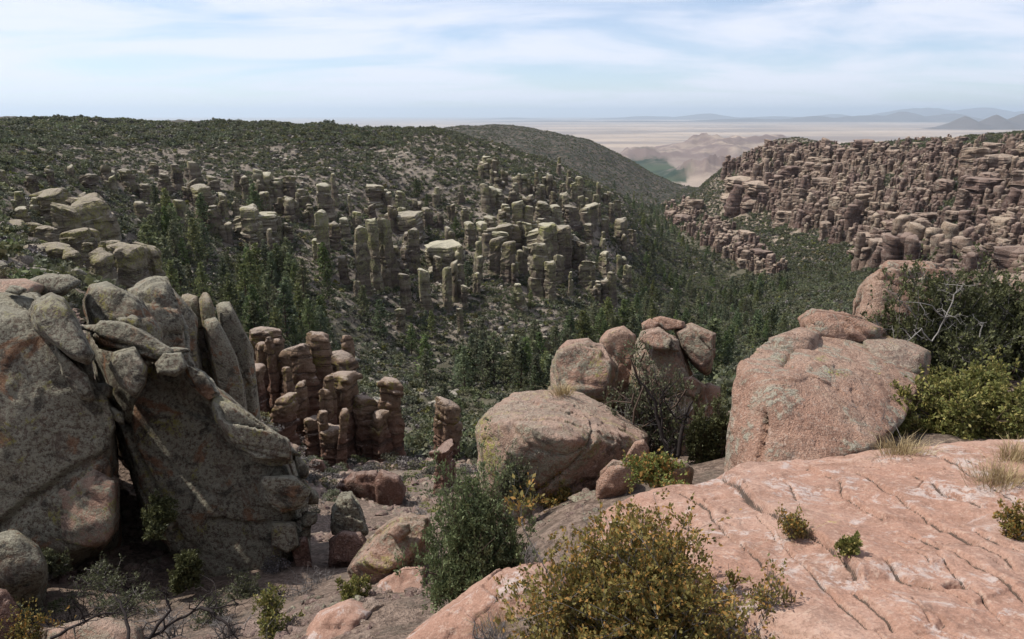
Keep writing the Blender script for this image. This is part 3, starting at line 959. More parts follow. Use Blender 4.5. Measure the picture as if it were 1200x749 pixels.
HERO = [
    # name, outline, Y, thickness, lean, material, n, seed, extra, label
    ('boulder', [(95, 350), (104, 332), (138, 326), (160, 343), (190, 385), (172, 397), (130, 388), (100, 378)], 17.5, 3, 0.8, M_grey, 50, 21, dict(), 'grey squarish boulder above the slanting outcrop and its ledges'),
    ('boulder', [(150, 340), (165, 326), (197, 327), (196, 346), (218, 380), (196, 396), (165, 380)], 23, 3, 0.6, M_grey, 46, 22, dict(strata=0.04), 'jagged pale grey rock between the outcrop and the rock fins'),
    ('boulder', [(-30, 627), (20, 622), (46, 640), (56, 660), (32, 684), (-30, 694)], 9.8, 1.6, 0.4, M_grey, 44, 23, dict(), 'dark rounded boulder below the massive outcrop in the gully'),
    ('boulder', [(-30, 684), (8, 690), (24, 712), (12, 752), (-30, 770)], 8.2, 1.0, 0.3, M_red, 34, 24, dict(), 'dull reddish boulder at the gully bottom below another boulder'),
    ('boulder', [(50, 738), (120, 722), (166, 733), (172, 765), (50, 770)], 7.7, 1.0, 0.3, M_lich, 40, 25, dict(), 'pale flat rock under the dead branches'),
    ('boulder', [(554, 505, 8.4), (559, 482, 8.7), (582, 463, 9.3), (615, 448, 9.8), (652, 449, 10.0), (692, 461, 9.8), (732, 487, 9.4), (760, 505, 9.0), (767, 522, 8.5), (566, 500, 7.8), (600, 502, 7.4), (660, 508, 7.2), (725, 512, 7.8), (570, 560, 8.1), (610, 585, 7.8), (670, 590, 7.6), (740, 548, 8.0)], 8.7, 2.6, 1.3, M_lich, 100, 31, dict(cracks=0.012, joints=2), 'big rounded pink boulder with lichen and a shaded lower face'),
    ('small_rock', [(733, 534), (744, 516), (755, 514), (761, 526), (756, 542), (736, 547)], 7.4, 0.3, 0.05, M_pink, 26, 32, dict(), 'upright small rock leaning on the big rounded boulder'),
    ('small_rock', [(698, 564), (714, 546), (736, 542), (747, 556), (728, 574), (700, 577)], 6.9, 0.4, 0.05, M_pink, 28, 33, dict(), 'small pinkish rock at the foot of the big rounded boulder'),
    ('small_rock', [(703, 552), (718, 538), (736, 540), (727, 554), (710, 560)], 7.2, 0.3, 0.05, M_lich, 24, 34, dict(), 'small lichen-spotted rock wedged below the big rounded boulder'),
    ('small_rock', [(764, 542), (786, 536), (803, 538), (814, 549), (790, 560), (766, 556)], 6.4, 0.35, 0.05, M_lich, 28, 35, dict(), 'flat whitish rock beside the low leafy shrub'),
    ('boulder', [(644, 428), (650, 410), (680, 399), (706, 404), (712, 416), (727, 432), (716, 456), (690, 462), (652, 456)], 11.0, 1.4, 0.5, M_lich, 54, 41, dict(strata=0.03), 'low pale boulder with an overhanging lip beside the tall boulder pile'),
    ('boulder', [(653, 409), (664, 398), (690, 396), (704, 408), (682, 418)], 11.4, 0.8, 0.2, M_lich, 30, 42, dict(), 'flat capping rock on the low pale boulder'),
    ('boulder', [(702, 396), (712, 385), (730, 380), (746, 391), (746, 440), (730, 460), (705, 425)], 12.2, 1.0, 0.3, M_pink, 44, 43, dict(), 'rusty pink upright boulder behind the grey twiggy bush'),
    ('boulder', [(738, 436), (744, 396), (760, 386), (790, 391), (801, 406), (806, 440), (822, 470), (800, 500), (745, 480)], 11.2, 1.4, 0.5, M_lich, 60, 44, dict(), 'tall main block of the pink boulder pile above the valley'),
    ('boulder', [(750, 388), (770, 382), (796, 399), (797, 413), (766, 410), (748, 400)], 10.6, 0.9, 0.3, M_lich, 36, 45, dict(), 'smooth pale cap on the tall block of the boulder pile'),
    ('boulder', [(751, 379), (762, 373), (773, 379), (767, 388), (753, 387)], 11.2, 0.45, 0.1, M_pink, 24, 46, dict(), 'small round stone crowning the boulder pile'),
    ('boulder', [(764, 373), (774, 370), (786, 377), (803, 377), (803, 385), (780, 388), (768, 382)], 11.5, 0.45, 0.1, M_pink, 26, 47, dict(), 'flat elongated stone crowning the boulder pile'),
    ('boulder', [(789, 387), (810, 378), (826, 384), (839, 391), (838, 412), (833, 437), (827, 442), (810, 426), (797, 407)], 11.4, 1.1, 0.3, M_lich, 48, 48, dict(), 'angular split boulder leaning off the pile over a dark crack'),
    ('boulder', [(812, 456), (830, 447), (844, 453), (846, 476), (832, 500), (812, 492)], 11.4, 0.8, 0.2, M_pink, 34, 49, dict(), 'rounded boulder low under the split boulder'),
    ('boulder', [(798, 440), (812, 441), (828, 452), (818, 470), (798, 462)], 10.9, 0.6, 0.1, M_lich, 28, 50, dict(), 'pale wedge of rock in the side of the boulder pile'),
    ('boulder', [(938, 374), (955, 364), (1000, 371), (1036, 385), (1028, 402), (985, 402), (945, 394)], 7.9, 1.2, 0.3, M_pink, 40, 52, dict(strata=0.03), 'thin layered rock slab lying on the large stepped outcrop'),
    ('boulder', [(999, 365), (1004, 335), (1018, 320), (1036, 309), (1062, 305), (1130, 311), (1142, 322), (1142, 362), (1100, 390), (1008, 388)], 9.6, 1.8, 0.4, M_pink, 64, 54, dict(), 'flat-topped orange-pink boulder behind the dark shrubs'),
    ('boulder', [(1026, 314), (1038, 304), (1082, 305), (1110, 310), (1100, 321), (1040, 322)], 9.7, 1.0, 0.2, M_pink, 30, 55, dict(), 'flat pink capstone on the boulder behind the dark shrubs'),
    ('boulder', [(1160, 330), (1172, 322), (1205, 321), (1240, 330), (1240, 350), (1162, 346)], 11, 1.2, 0.2, M_lich, 34, 56, dict(), 'low greyish rock showing over the dark shrubs'),
    ('rock_slab', [(425, 790), (470, 748), (530, 706), (592, 662), (650, 655), (690, 700), (660, 830), (440, 840)], 3.9, 0.9, 0.7, M_slab, 84, 61, dict(cracks=0.015), 'sloping pink slab between the green juniper and the reddish bush'),
    ('rock_slab', [(345, 765), (375, 718), (410, 703), (440, 715), (420, 745), (400, 775)], 5.4, 0.8, 0.4, M_slab, 44, 62, dict(), 'low pinkish slab at the gully rim'),
    ('boulder', [(408, 668), (424, 640), (460, 608), (485, 599), (506, 602), (502, 628), (482, 655), (440, 680)], 8.8, 1.1, 0.6, M_lich, 54, 63, dict(strata=0.02), 'tilted whitish lichen-crusted rock left of the green juniper'),
    ('small_rock', [(452, 625), (464, 612), (480, 613), (482, 624), (468, 635)], 8.5, 0.3, 0.05, M_lich, 22, 64, dict(), 'small loose rock sitting on the tilted whitish rock'),
    ('boulder', [(430, 705), (445, 680), (475, 662), (500, 662), (500, 700), (465, 715)], 8.0, 0.9, 0.4, M_slab, 44, 65, dict(), 'pale pink rock behind the green juniper'),
    ('boulder', [(384, 660), (386, 632), (400, 620), (424, 622), (434, 640), (428, 664)], 12.5, 1.0, 0.2, M_red, 34, 66, dict(), 'dark brown block standing under a grey stacked rock'),
    ('boulder', [(388, 626), (390, 595), (400, 578), (412, 576), (424, 598), (432, 628), (410, 634)], 12.9, 0.9, 0.2, M_grey, 36, 67, dict(strata=0.06, sspace=0.2), 'grey layered rock stacked on a dark brown block'),
    ('boulder', [(393, 570), (412, 554), (440, 552), (452, 566), (450, 596), (420, 590)], 30, 2.5, 0.5, M_red, 40, 68, dict(strata=0.04), 'blocky red-brown rock pile below the pinnacle cluster'),
    ('boulder', [(436, 562), (446, 549), (468, 556), (476, 572), (474, 594), (455, 602), (440, 592)], 29.5, 2.2, 0.3, M_red, 40, 69, dict(), 'square red-brown boulder with flat top below the pinnacle cluster'),
    ('rock_fin', [(184, 352), (187, 338), (200, 336), (214, 350), (231, 372), (226, 396), (200, 400)], 30, 2.5, 0.4, M_grey, 44, 71, dict(strata=0.03), 'grey sloping rock fin at the left end of the fins'),
    ('rock_fin', [(210, 345), (213, 338), (230, 337), (233, 366), (242, 390), (236, 410), (214, 390)], 31.5, 1.2, 0.3, M_FIN, 40, 72, dict(strata=0.05, sspace=0.3), 'banded ochre pillar between grey rock fins'),
    ('rock_fin', [(232, 350), (236, 342), (247, 342), (252, 366), (250, 390), (240, 388)], 31, 1.0, 0.3, M_FIN, 36, 73, dict(strata=0.06, sspace=0.3), 'small ochre pillar with layered head between rock fins'),
    ('rock_fin', [(238, 372), (248, 362), (262, 385), (278, 417), (288, 460), (266, 470), (250, 430)], 30, 1.4, 0.3, M_grey, 44, 74, dict(), 'smooth grey tilted rock fin with sharp crest'),
    ('rock_fin', [(251, 352), (254, 347), (266, 346), (273, 370), (297, 407), (300, 440), (284, 456), (264, 398)], 32, 1.4, 0.3, M_grey, 48, 75, dict(), 'tall flat-sided rock fin with a level top, outermost of the fins'),
    ('boulder', [(358, 552), (366, 537), (378, 538), (384, 552), (372, 562)], 46, 1.5, 0.2, M_red, 24, 76, dict(), 'small reddish boulder on the scree below the pinnacles'),
]
for nm, ol, Y, th, lean, mat, n, seed, ex, label in HERO:
    k2 = dict(n=n, seed=seed, cracks=0.02)
    k2.update(ex)
    k2['sink'] = not any(w in label for w in (' on ', 'crown', 'cap', 'leaning off', 'wedge of', 'stacked on'))
    tag(make_rock(nm, ol, Y, th, mat, lean, **k2), label, 'rock')


# ------------------------------------------------------------------ the cracked slab underfoot
A_, B_, C_ = at(1000, 745, 2.35), at(1150, 520, 4.6), at(720, 592, 4.3)
s_n = np.cross(B_ - A_, C_ - A_)
s_n /= np.linalg.norm(s_n)


def on_slab(px, py):
    d = ray(px, py)
    return d * (A_ @ s_n) / (d @ s_n)


SLAB_OUT = [on_slab(*p)[:2] for p in ((700, 592), (742, 577), (800, 562), (845, 549), (870, 538), (940, 531), (1040, 520), (1120, 512), (1230, 505))] + \
    [np.array(p) for p in ((4.6, 4.3), (4.2, 1.2), (2.4, 0.9), (1.7, 1.4), (1.3, 2.0), (1.05, 2.5), (0.72, 3.2), (0.52, 3.8))]
CRACKS = [  # polyline, groove depth, half width, step height to its left
    ([(842, 553), (866, 575), (887, 596), (921, 624), (952, 642), (976, 658), (1010, 690)], 0.07, 0.018, 0.055),
    ([(939, 544), (982, 560), (988, 581), (1022, 599), (1037, 612)], 0.045, 0.014, 0.03),
    ([(1062, 556), (1083, 563), (1077, 575)], 0.04, 0.010, 0.02),
    ([(985, 612), (1004, 624)], 0.03, 0.008, 0.0),
    ([(1065, 624), (1114, 658), (1163, 682), (1205, 707)], 0.03, 0.008, 0.02),
    ([(1028, 667), (1065, 691), (1108, 700), (1139, 713)], 0.035, 0.010, 0.02),
    ([(998, 700), (1028, 728), (1047, 750)], 0.025, 0.008, 0.015),
    ([(1090, 572), (1126, 584), (1151, 596)], 0.03, 0.009, 0.015),
    ([(1065, 713), (1090, 742)], 0.02, 0.006, 0.0),
    ([(790, 575), (830, 600), (860, 640), (900, 672), (940, 720)], 0.03, 0.010, 0.02),
    ([(1040, 640), (1070, 655), (1090, 672)], 0.02, 0.006, 0.01),
    ([(960, 575), (985, 585)], 0.02, 0.006, 0.0), ([(1120, 610), (1160, 635), (1200, 650)], 0.025, 0.007, 0.012),
    ([(900, 555), (925, 572), (935, 590)], 0.018, 0.006, 0.008), ([(1000, 548), (1040, 575), (1075, 600), (1130, 632), (1200, 672)], 0.035, 0.011, 0.02),
    ([(880, 600), (930, 660), (985, 715), (1020, 750)], 0.03, 0.010, 0.015), ([(1090, 528), (1140, 560), (1200, 595)], 0.03, 0.010, 0.015), ([(1090, 655), (1130, 690), (1180, 735)], 0.025, 0.010, 0.01), ([(1130, 545), (1175, 560), (1210, 570)], 0.03, 0.009, 0.015),
]
yy = 1.2 * np.exp(np.linspace(0, math.log(5.5 / 1.2), 600))
uu = np.linspace(0.02, 1.2, 580)
U_, Y2 = np.meshgrid(uu, yy)
X2 = U_ * (Y2 + 0.3)
sx, sy = X2.ravel(), Y2.ravel()
sz = (A_ @ s_n - s_n[0] * sx - s_n[1] * sy) / s_n[2]


def seg_dist(x, y, a, b):
    ab = b - a
    t = np.clip(((x - a[0]) * ab[0] + (y - a[1]) * ab[1]) / (ab @ ab), 0, 1)
    dx, dy = x - a[0] - t * ab[0], y - a[1] - t * ab[1]
    return np.hypot(dx, dy), np.sign(ab[0] * (y - a[1]) - ab[1] * (x - a[0])), t


q2 = np.stack((sx, sy, np.zeros(len(sx))), -1)
wob = np.stack((0.05 * fbm(q2 / 0.22, 4, 5), 0.05 * fbm(q2 / 0.22, 4, 6)), -1)
wx, wy = sx + wob[:, 0] * 0.45, sy + wob[:, 1] * 0.45
add = 0.09 * fbm(q2 / 1.3, 3, 60) + 0.03 * fbm(q2 / 0.35, 4, 61) + 0.012 * fbm(q2 * np.array((1, 1, 1)) / 0.07, 4, 62)
# weathered sheets: low steps following the cracks' direction
rotx = (sx * 0.72 + sy * 0.69) + 0.30 * fbm(q2 / 0.9, 4, 63)
lay = rotx / 0.34
fr = lay - np.floor(lay)
add += 0.018 * (fr - sstep(0.93, 1.0, fr)) * sstep(-0.1, 0.3, fbm(q2 / 0.7, 3, 65))
g_ = np.abs(fbm(np.stack((rotx / 0.30, (sx * 0.69 - sy * 0.72) / 1.3, 0 * sx), -1), 4, 66))
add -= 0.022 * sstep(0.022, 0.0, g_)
g_soil_shade = 0.55 * sstep(0.006, 0.0, g_)  # hairline grooves painted dark too
soil_shade = np.zeros(len(sx))  # mask that darkens the crack lines, as soil and as painted shade
wvar = np.clip(0.8 + 0.9 * fbm(q2 / 0.25, 3, 64), 0.35, 1.3)
for line, dep, hw, stp in CRACKS:
    pts = [on_slab(*p)[:2] for p in line]
    dmin = np.full(len(sx), 9.0)
    sgn = np.zeros(len(sx))
    ends = np.ones(len(sx))
    for i in range(len(pts) - 1):
        d, s_, t_ = seg_dist(wx, wy, pts[i], pts[i + 1])
        nearer = d < dmin
        dmin = np.where(nearer, d, dmin)
        sgn = np.where(nearer, s_, sgn)
        tt = (i + t_) / (len(pts) - 1)
        ends = np.where(nearer, sstep(0, 0.05, tt) * sstep(1, 0.94, tt), ends)
    hw = max(hw * 0.7, 0.009) * wvar
    add -= (0.012 + 0.35 * dep) * sstep(hw * 1.6, hw * 0.3, dmin) * np.maximum(ends, 0.05)
    soil_shade = np.maximum(soil_shade, 0.8 * sstep(hw * 1.0, hw * 0.4, dmin) * np.maximum(ends, 0.05))
    add += 1.3 * stp * sstep(-0.022, 0.022, sgn * dmin) * np.exp(-dmin / 0.45) * np.maximum(ends, 0.15)
hole = on_slab(1120, 694)
add -= 0.05 * np.exp(-(((sx - hole[0]) / 0.05) ** 2 + ((sy - hole[1]) / 0.03) ** 2) ** 2)
ins = in_poly(wx, wy, [tuple(p) for p in SLAB_OUT])
dist = np.full(len(sx), 9.0)
for i in range(len(SLAB_OUT)):
    dist = np.minimum(dist, seg_dist(wx, wy, SLAB_OUT[i], SLAB_OUT[(i + 1) % len(SLAB_OUT)])[0])
sd = np.where(ins, dist, -dist)
sz = sz + add - 0.10 * sstep(0.12, 0.0, sd) ** 2 - np.where(sd < 0, np.minimum(-sd * 3.2, 1.6), 0)
keepv = sd > -0.5
ii = np.arange(len(sx)).reshape(X2.shape)
SF = np.stack((ii[:-1, :-1], ii[:-1, 1:], ii[1:, 1:], ii[1:, :-1]), -1).reshape(-1, 4)
SF = SF[keepv[SF].all(1)]
used = np.unique(SF)
remap = np.full(len(sx), -1)
remap[used] = np.arange(len(used))
SV = np.stack((sx, sy, sz), -1)[used]
sbase = np.array((SV[:, 0].mean(), SV[:, 1].mean(), SV[:, 2].min()))
tag(link('rock_slab', mesh_np('rock_slab', SV - sbase, remap[SF], M_slab, attrs={'soil_shade': ('POINT', np.maximum(soil_shade, g_soil_shade)[used])}), loc=sbase), 'broad cracked pink rock slab under the dry grass tufts', 'rock')


def slab_z(x, y):
    k = np.argmin((SV[:, 0] - x) ** 2 + (SV[:, 1] - y) ** 2)
    return float(SV[k, 2])

# ------------------------------------------------------------------ pinnacles
def column_mesh(name, H, W, seed, mat, seg=12, rings=26, joints=5, taper=0.15, lean=(0, 0), cap=0.12, rough=0.10, depth_ratio=1.0, root=0.35, flat=0.7, skirt=0.3, sec=None, split=None):
    """rock column standing on z=0 (root below), H tall, W wide; returns a mesh with attribute h along its height"""
    r_ = np.random.default_rng(seed)
    js = np.sort(r_.uniform(0.2, 0.96, joints))
    strong = r_.uniform(0, 1, joints) < 0.35
    if split is not None:
        js = np.sort(np.append(js[:-1][js[:-1] < split - 0.03], split))
        joints = len(js)
        strong = np.append(strong[:joints - 1], True)
    lv = np.unique(np.concatenate((np.linspace(-root, 1, rings), js - 0.012, js, js + 0.012, [0.97, 0.99])))
    th = np.arange(seg) / seg * 2 * math.pi
    c, s = np.cos(th), np.sin(th)
    r2 = np.random.default_rng(seed if sec is None else sec)
    pw = r2.uniform(0.3, 0.75)                       # squarish section
    rad = (np.abs(c) ** (2 / pw) + np.abs(s) ** (2 / pw)) ** (-pw / 2)
    flute = fbm(np.stack((c * 1.6 + (seed if sec is None else sec), s * 1.6, 0 * c), -1), 2, (seed if sec is None else sec) + 2) * 0.55      # upright ribs and clefts
    rot = r2.uniform(0, math.pi)
    V, hs = [], []
    offs = np.cumsum(r_.normal(0, 0.022, (joints + 1, 2)), axis=0)
    bw = r_.uniform(0.93, 1.06, joints + 1)
    bt = r_.normal(0, 0.05, (joints + 1, 2))         # each block a little turned
    for z in lv:
        b = int(np.searchsorted(js, z))
        k = bw[b] * (1 + taper * (1 - z))
        for jz, st in zip(js, strong):
            k *= 1 - (0.07 if st else 0.025) * math.exp(-((z - jz) / 0.014) ** 2)
        k *= 1 + 0.06 * math.sin(z * 4.0 + seed)
        if z < 0.25:
            k *= 1 + skirt * ((0.25 - max(z, 0)) / 0.25) ** 1.6
        if z > 0.955:
            k *= 1 - (1 - flat) * ((z - 0.955) / 0.045) ** 1.5
        rr_ = rad * (1 + flute * (1.0 + 0.4 * math.sin(3 * z + seed))) * (1 + bt[b, 0] * c + bt[b, 1] * s)
        x = W / 2 * k * rr_ * np.cos(th + rot)
        y = W / 2 * k * rr_ * np.sin(th + rot) * depth_ratio
        ox = offs[b, 0] * W + lean[0] * H * max(z, 0)
        oy = offs[b, 1] * W + lean[1] * H * max(z, 0)
        V.append(np.stack((x + ox, y + oy, np.full(seg, z * H)), -1))
        hs += [z] * seg
    V = np.concatenate(V)
    n = len(lv)
    q = V / W + seed * 3.3
    f = fbm(q * np.array((1.5, 1.5, 0.9)), 3, seed) + 0.7 * fbm(q * np.array((3.7, 3.7, 4.5)), 3, seed + 4, 0.7)
    ctr = np.repeat(np.array([V[i * seg:(i + 1) * seg, :2].mean(0) for i in range(n)]), seg, axis=0)
    V[:, :2] = ctr + (V[:, :2] - ctr) * (1 + rough * 2.4 * f)[:, None]
    hs = np.array(hs)
    tilt = r_.normal(0, 0.16, 2)
    V[:, 2] += (W * 0.14 * vnoise(q * np.array((1.7, 1.7, 0.5)), seed + 8) + (V[:, 0] * tilt[0] + V[:, 1] * tilt[1])) * sstep(0.1, 0.5, hs)
    top = V[-seg:].mean(0) + np.array((0, 0, W * 0.05))
    V = np.concatenate((V, [top]))
    hs = np.append(hs, 1.0)
    F = []
    for i in range(n - 1):
        for j in range(seg):
            a, b_ = i * seg + j, i * seg + (j + 1) % seg
            F.append((a, b_, b_ + seg, a + seg))
    ti = n * seg
    F += [((n - 1) * seg + j, (n - 1) * seg + (j + 1) % seg, ti) for j in range(seg)]
    if split is not None:         # shaft and capstone parted at a joint
        kr = int(np.argmin(np.abs(lv - split)))
        lo_f = [f for f in F[:kr * seg]]
        hi_f = [tuple(i - kr * seg for i in f) for f in F[kr * seg:]]
        return (mesh_np('shaft', V[:(kr + 1) * seg], lo_f, mat, smooth=False, attrs={'h': ('POINT', hs[:(kr + 1) * seg])}),
                mesh_np('capstone', V[kr * seg:], hi_f, mat, smooth=False, attrs={'h': ('POINT', hs[kr * seg:])}))
    me = mesh_np(name, V, F, mat, attrs={'h': ('POINT', hs)})
    me.polygons.foreach_set('use_smooth', np.zeros(len(me.polygons), bool))
    return me


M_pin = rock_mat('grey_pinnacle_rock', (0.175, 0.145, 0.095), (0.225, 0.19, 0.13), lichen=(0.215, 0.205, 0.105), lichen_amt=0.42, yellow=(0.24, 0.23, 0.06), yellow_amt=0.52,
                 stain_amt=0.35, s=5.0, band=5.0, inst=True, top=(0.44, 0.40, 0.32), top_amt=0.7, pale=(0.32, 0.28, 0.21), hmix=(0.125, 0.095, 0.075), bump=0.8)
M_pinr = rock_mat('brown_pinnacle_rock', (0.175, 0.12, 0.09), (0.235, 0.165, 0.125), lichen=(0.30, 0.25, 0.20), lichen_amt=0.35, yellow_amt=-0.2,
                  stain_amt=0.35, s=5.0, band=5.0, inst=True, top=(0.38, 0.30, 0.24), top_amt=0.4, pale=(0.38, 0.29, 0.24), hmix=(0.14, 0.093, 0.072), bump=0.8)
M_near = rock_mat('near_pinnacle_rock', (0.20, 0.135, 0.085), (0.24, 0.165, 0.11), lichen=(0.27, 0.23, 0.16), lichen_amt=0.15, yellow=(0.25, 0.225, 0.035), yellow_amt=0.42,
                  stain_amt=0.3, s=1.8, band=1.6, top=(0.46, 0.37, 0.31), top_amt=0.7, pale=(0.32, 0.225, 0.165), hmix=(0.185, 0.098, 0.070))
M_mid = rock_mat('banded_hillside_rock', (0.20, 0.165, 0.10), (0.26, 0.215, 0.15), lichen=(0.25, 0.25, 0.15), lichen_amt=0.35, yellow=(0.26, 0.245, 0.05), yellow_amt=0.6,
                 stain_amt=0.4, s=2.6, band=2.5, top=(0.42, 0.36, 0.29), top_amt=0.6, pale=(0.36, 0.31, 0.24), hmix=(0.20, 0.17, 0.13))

def fused_columns(asp, seed, mat, slim=False):
    """two to five columns of unequal height grown together, 1 tall in all"""
    r_ = np.random.default_rng(seed)
    W = 1.0 / asp
    k = int(r_.integers(5, 9)) if slim else int(r_.integers(2, 5))
    Vs, Fs, hs, o = [], [], [], 0
    for i in range(k):
        h = 1.0 if i == 0 else r_.uniform(0.5, 0.97)
        w = W * r_.uniform(0.24, 0.36) if slim else W * r_.uniform(0.42, 0.62)
        a = r_.uniform(0, 6.28)
        rad = 0 if (i == 0 and not slim) else W * (r_.uniform(0.1, 0.4) if slim else 0.30)
        me = column_mesh('part', h, w, seed * 10 + i, mat, seg=9, rings=14, joints=3, taper=r_.uniform(-0.05, 0.25), lean=tuple(r_.normal(0, 0.03, 2)), rough=0.16, depth_ratio=r_.uniform(0.8, 1.3), skirt=0.2)
        co = np.empty(len(me.vertices) * 3, np.float32)
        me.vertices.foreach_get('co', co)
        V = co.reshape(-1, 3) + np.array((rad * math.cos(a) * 1.2, rad * math.sin(a), 0))
        Vs.append(V)
        Fs += [tuple(v + o for v in p.vertices) for p in me.polygons]
        hs.append(np.clip(V[:, 2], -0.3, 1))
        o += len(V)
        bpy.data.meshes.remove(me)
    me = mesh_np('rock_pinnacle', np.concatenate(Vs), Fs, mat, smooth=False, attrs={'h': ('POINT', np.concatenate(hs))})
    return me


# unit columns shared by the far pinnacles: height 1, width 1 / aspect
VAR = {}
for asp in (1.2, 1.8, 2.8, 4.2):
    for k in range(5):
        for mk, mm in (('grey', M_pin), ('brown', M_pinr)):
            if (asp < 2.5 and k < 4) or (asp == 2.8 and k < 2):
                VAR[(asp, k, mk)] = fused_columns(asp, int(asp * 100 + k * 7 + 1), mm, slim=(mk == 'brown' and asp < 2.5))
            else:
                VAR[(asp, k, mk)] = column_mesh('rock_pinnacle', 1.0, 1.0 / asp, int(asp * 100 + k * 7 + 1), mm, seg=13, rings=22, joints=3, taper=random.uniform(-0.1, 0.3),
                                                lean=(random.uniform(-.06, .06), random.uniform(-.05, .05)), depth_ratio=random.uniform(0.65, 1.5), rough=0.16)
ASP = np.array((1.2, 1.8, 2.8, 4.2))

LEFT_PIN = """300,252,284,40 446,275,318,40 640,268,304,46 588,264,290,40 480,250,275,34 612,205,222,34 690,240,262,30 525,285,312,36
382,215,252,17 382,250,322,18 393,205,240,12 412,230,254,10 440,217,237,19 453,223,245,15 437,240,257,17 458,242,270,20 425,267,340,17
441,260,338,17 455,258,334,19 472,244,264,10 477,274,314,13 487,270,320,14 512,220,240,11 542,218,238,9 570,217,246,17 584,223,242,13 584,209,222,16
524,267,295,20 499,317,362,13 477,322,370,13 524,314,362,15 535,307,350,15 559,284,326,15 540,290,320,16 580,280,322,13 595,284,328,15 585,270,290,20
610,237,282,19 592,240,262,14 622,228,246,15 637,238,262,17 650,242,262,14 635,257,282,17 624,260,288,15 644,262,318,20 662,265,318,22 630,287,345,19
628,277,292,12 645,308,352,15 594,262,282,14 602,310,335,7 609,333,362,10 634,217,236,9 630,202,228,10 642,205,231,9 659,227,253,10 677,207,238,12
687,223,246,10 700,214,232,9 726,257,288,14 709,254,275,10 689,307,338,14 707,297,321,15 726,300,322,14 717,320,362,34 570,184,204,12 580,185,207,10
564,194,208,9 654,185,205,8 127,195,214,20 134,207,225,14 60,195,217,12 173,217,237,14 167,237,262,24 209,193,222,17 227,190,212,22 230,212,240,22
240,220,258,22 213,235,268,26 253,242,272,20 262,228,250,19 249,207,222,16 277,200,225,13 289,207,235,12 307,200,232,22 304,212,240,15 327,210,235,18
341,208,232,15 342,232,255,19 295,243,287,20 314,225,255,13 322,249,278,22 5,200,222,10 420,330,350,8 545,335,360,8 471,362,388,9 640,395,415,7 540,362,392,8
700,330,352,12 735,312,335,10 668,320,345,10 560,320,345,9 505,290,312,10 465,290,330,12 404,300,330,11 512,300,330,12 600,300,322,11 614,290,320,12
672,280,312,14 680,285,318,12 655,300,330,12 618,262,290,12 606,258,280,14 575,255,275,14 565,262,285,13 550,262,284,12 600,225,242,12 648,225,245,12
668,242,266,11 690,245,268,10 702,240,262,10 715,238,258,8 690,262,285,10 705,272,292,10 730,275,296,9 740,270,290,8 712,225,242,8 723,236,254,8
665,200,222,9 672,215,236,9 648,212,232,9 620,210,228,9 610,205,225,9 604,215,233,10 590,200,216,10 577,200,214,9 660,215,232,8 682,230,250,9 697,228,246,8
355,222,244,14 364,240,262,13 330,232,250,14 300,262,290,16 280,232,256,14 318,270,300,14 335,262,282,15 268,262,284,15 225,252,276,15 190,240,262,16
195,205,226,15 180,190,206,14 150,200,220,14 105,205,224,16 85,195,212,13 40,205,226,14 25,225,250,16 48,232,258,18 100,228,250,18 110,250,276,18 30,245,272,16
372,280,306,11 392,262,290,11 405,255,280,11 418,248,270,11 470,225,243,11 488,235,255,12 500,245,264,11 530,240,258,11 515,250,268,12 545,245,266,11""".split()
# the near hillside on the left, closer and larger: column, top, foot, width, lean, distance
MID_PIN = [(67, 223, 258, 30, 0, 150), (83, 243, 282, 28, 0, 135), (134, 239, 300, 33, -0.22, 140), (57, 265, 300, 24, 0, 120), (97, 272, 312, 30, 0, 115), (68, 288, 335, 31, .1, 100),
           (93, 293, 338, 21, 0, 98), (122, 298, 345, 27, 0, 95), (151, 287, 340, 29, .06, 105), (180, 288, 345, 22, .04, 110), (134, 283, 330, 18, 0, 112), (20, 260, 300, 26, .1, 120),
           (40, 292, 330, 26, .1, 95), (10, 300, 330, 22, .08, 80), (112, 268, 300, 12, 0, 125), (110, 285, 318, 12, 0, 110)]
NEAR_PIN = [  # the cluster below: column, top, foot, width, lean, distance, seed
    (317, 382, 440, 30, 0, 66, 'flat'), (310, 402, 455, 12, .02, 64, ''), (321, 395, 452, 12, 0, 63, ''), (331, 398, 445, 10, 0, 64, ''), (354, 408, 500, 27, .03, 62, ''),
    (378, 388, 480, 24, 0, 64, ''), (409, 393, 445, 15, 0, 68, ''), (412, 418, 490, 33, -.06, 66, ''), (404, 437, 530, 28, .03, 60, ''), (389, 441, 500, 10, 0, 58, ''),
    (382, 456, 515, 14, 0, 57, ''), (354, 449, 515, 18, .05, 57, ''), (325, 467, 530, 23, .22, 54, ''), (303, 429, 485, 19, .05, 58, ''), (286, 467, 505, 17, 0, 56, ''),
    (462, 445, 550, 29, .03, 60, ''), (441, 471, 505, 13, 0, 64, ''), (448, 481, 545, 21, 0, 59, ''), (426, 465, 535, 22, .05, 60, ''), (398, 482, 552, 13, .12, 54, ''),
    (381, 481, 525, 13, 0, 55, ''), (392, 502, 550, 22, 0, 55, ''), (366, 489, 525, 18, 0, 56, ''), (522, 468, 560, 36, .02, 62, 'big'), (340, 430, 480, 12, 0, 60, ''), (296, 445, 490, 12, .05, 57, ''),
]
PIN_BOX = []          # ground taken by pinnacles, to keep plants off their tops


def add_pin_far(P, H, W, kind, rotz, label, group):
    asp = H / W
    a = float(ASP[np.argmin(np.abs(np.log(ASP) - math.log(asp)))])
    me = VAR[(a, random.randrange(5), kind)]
    wv = W * a
    o = link('rock_pinnacle', me, loc=tuple(P), rot=(0, 0, rotz), scale=(wv, wv * random.uniform(0.8, 1.3), H))
    tag(o, label, 'pinnacle', group)
    return o


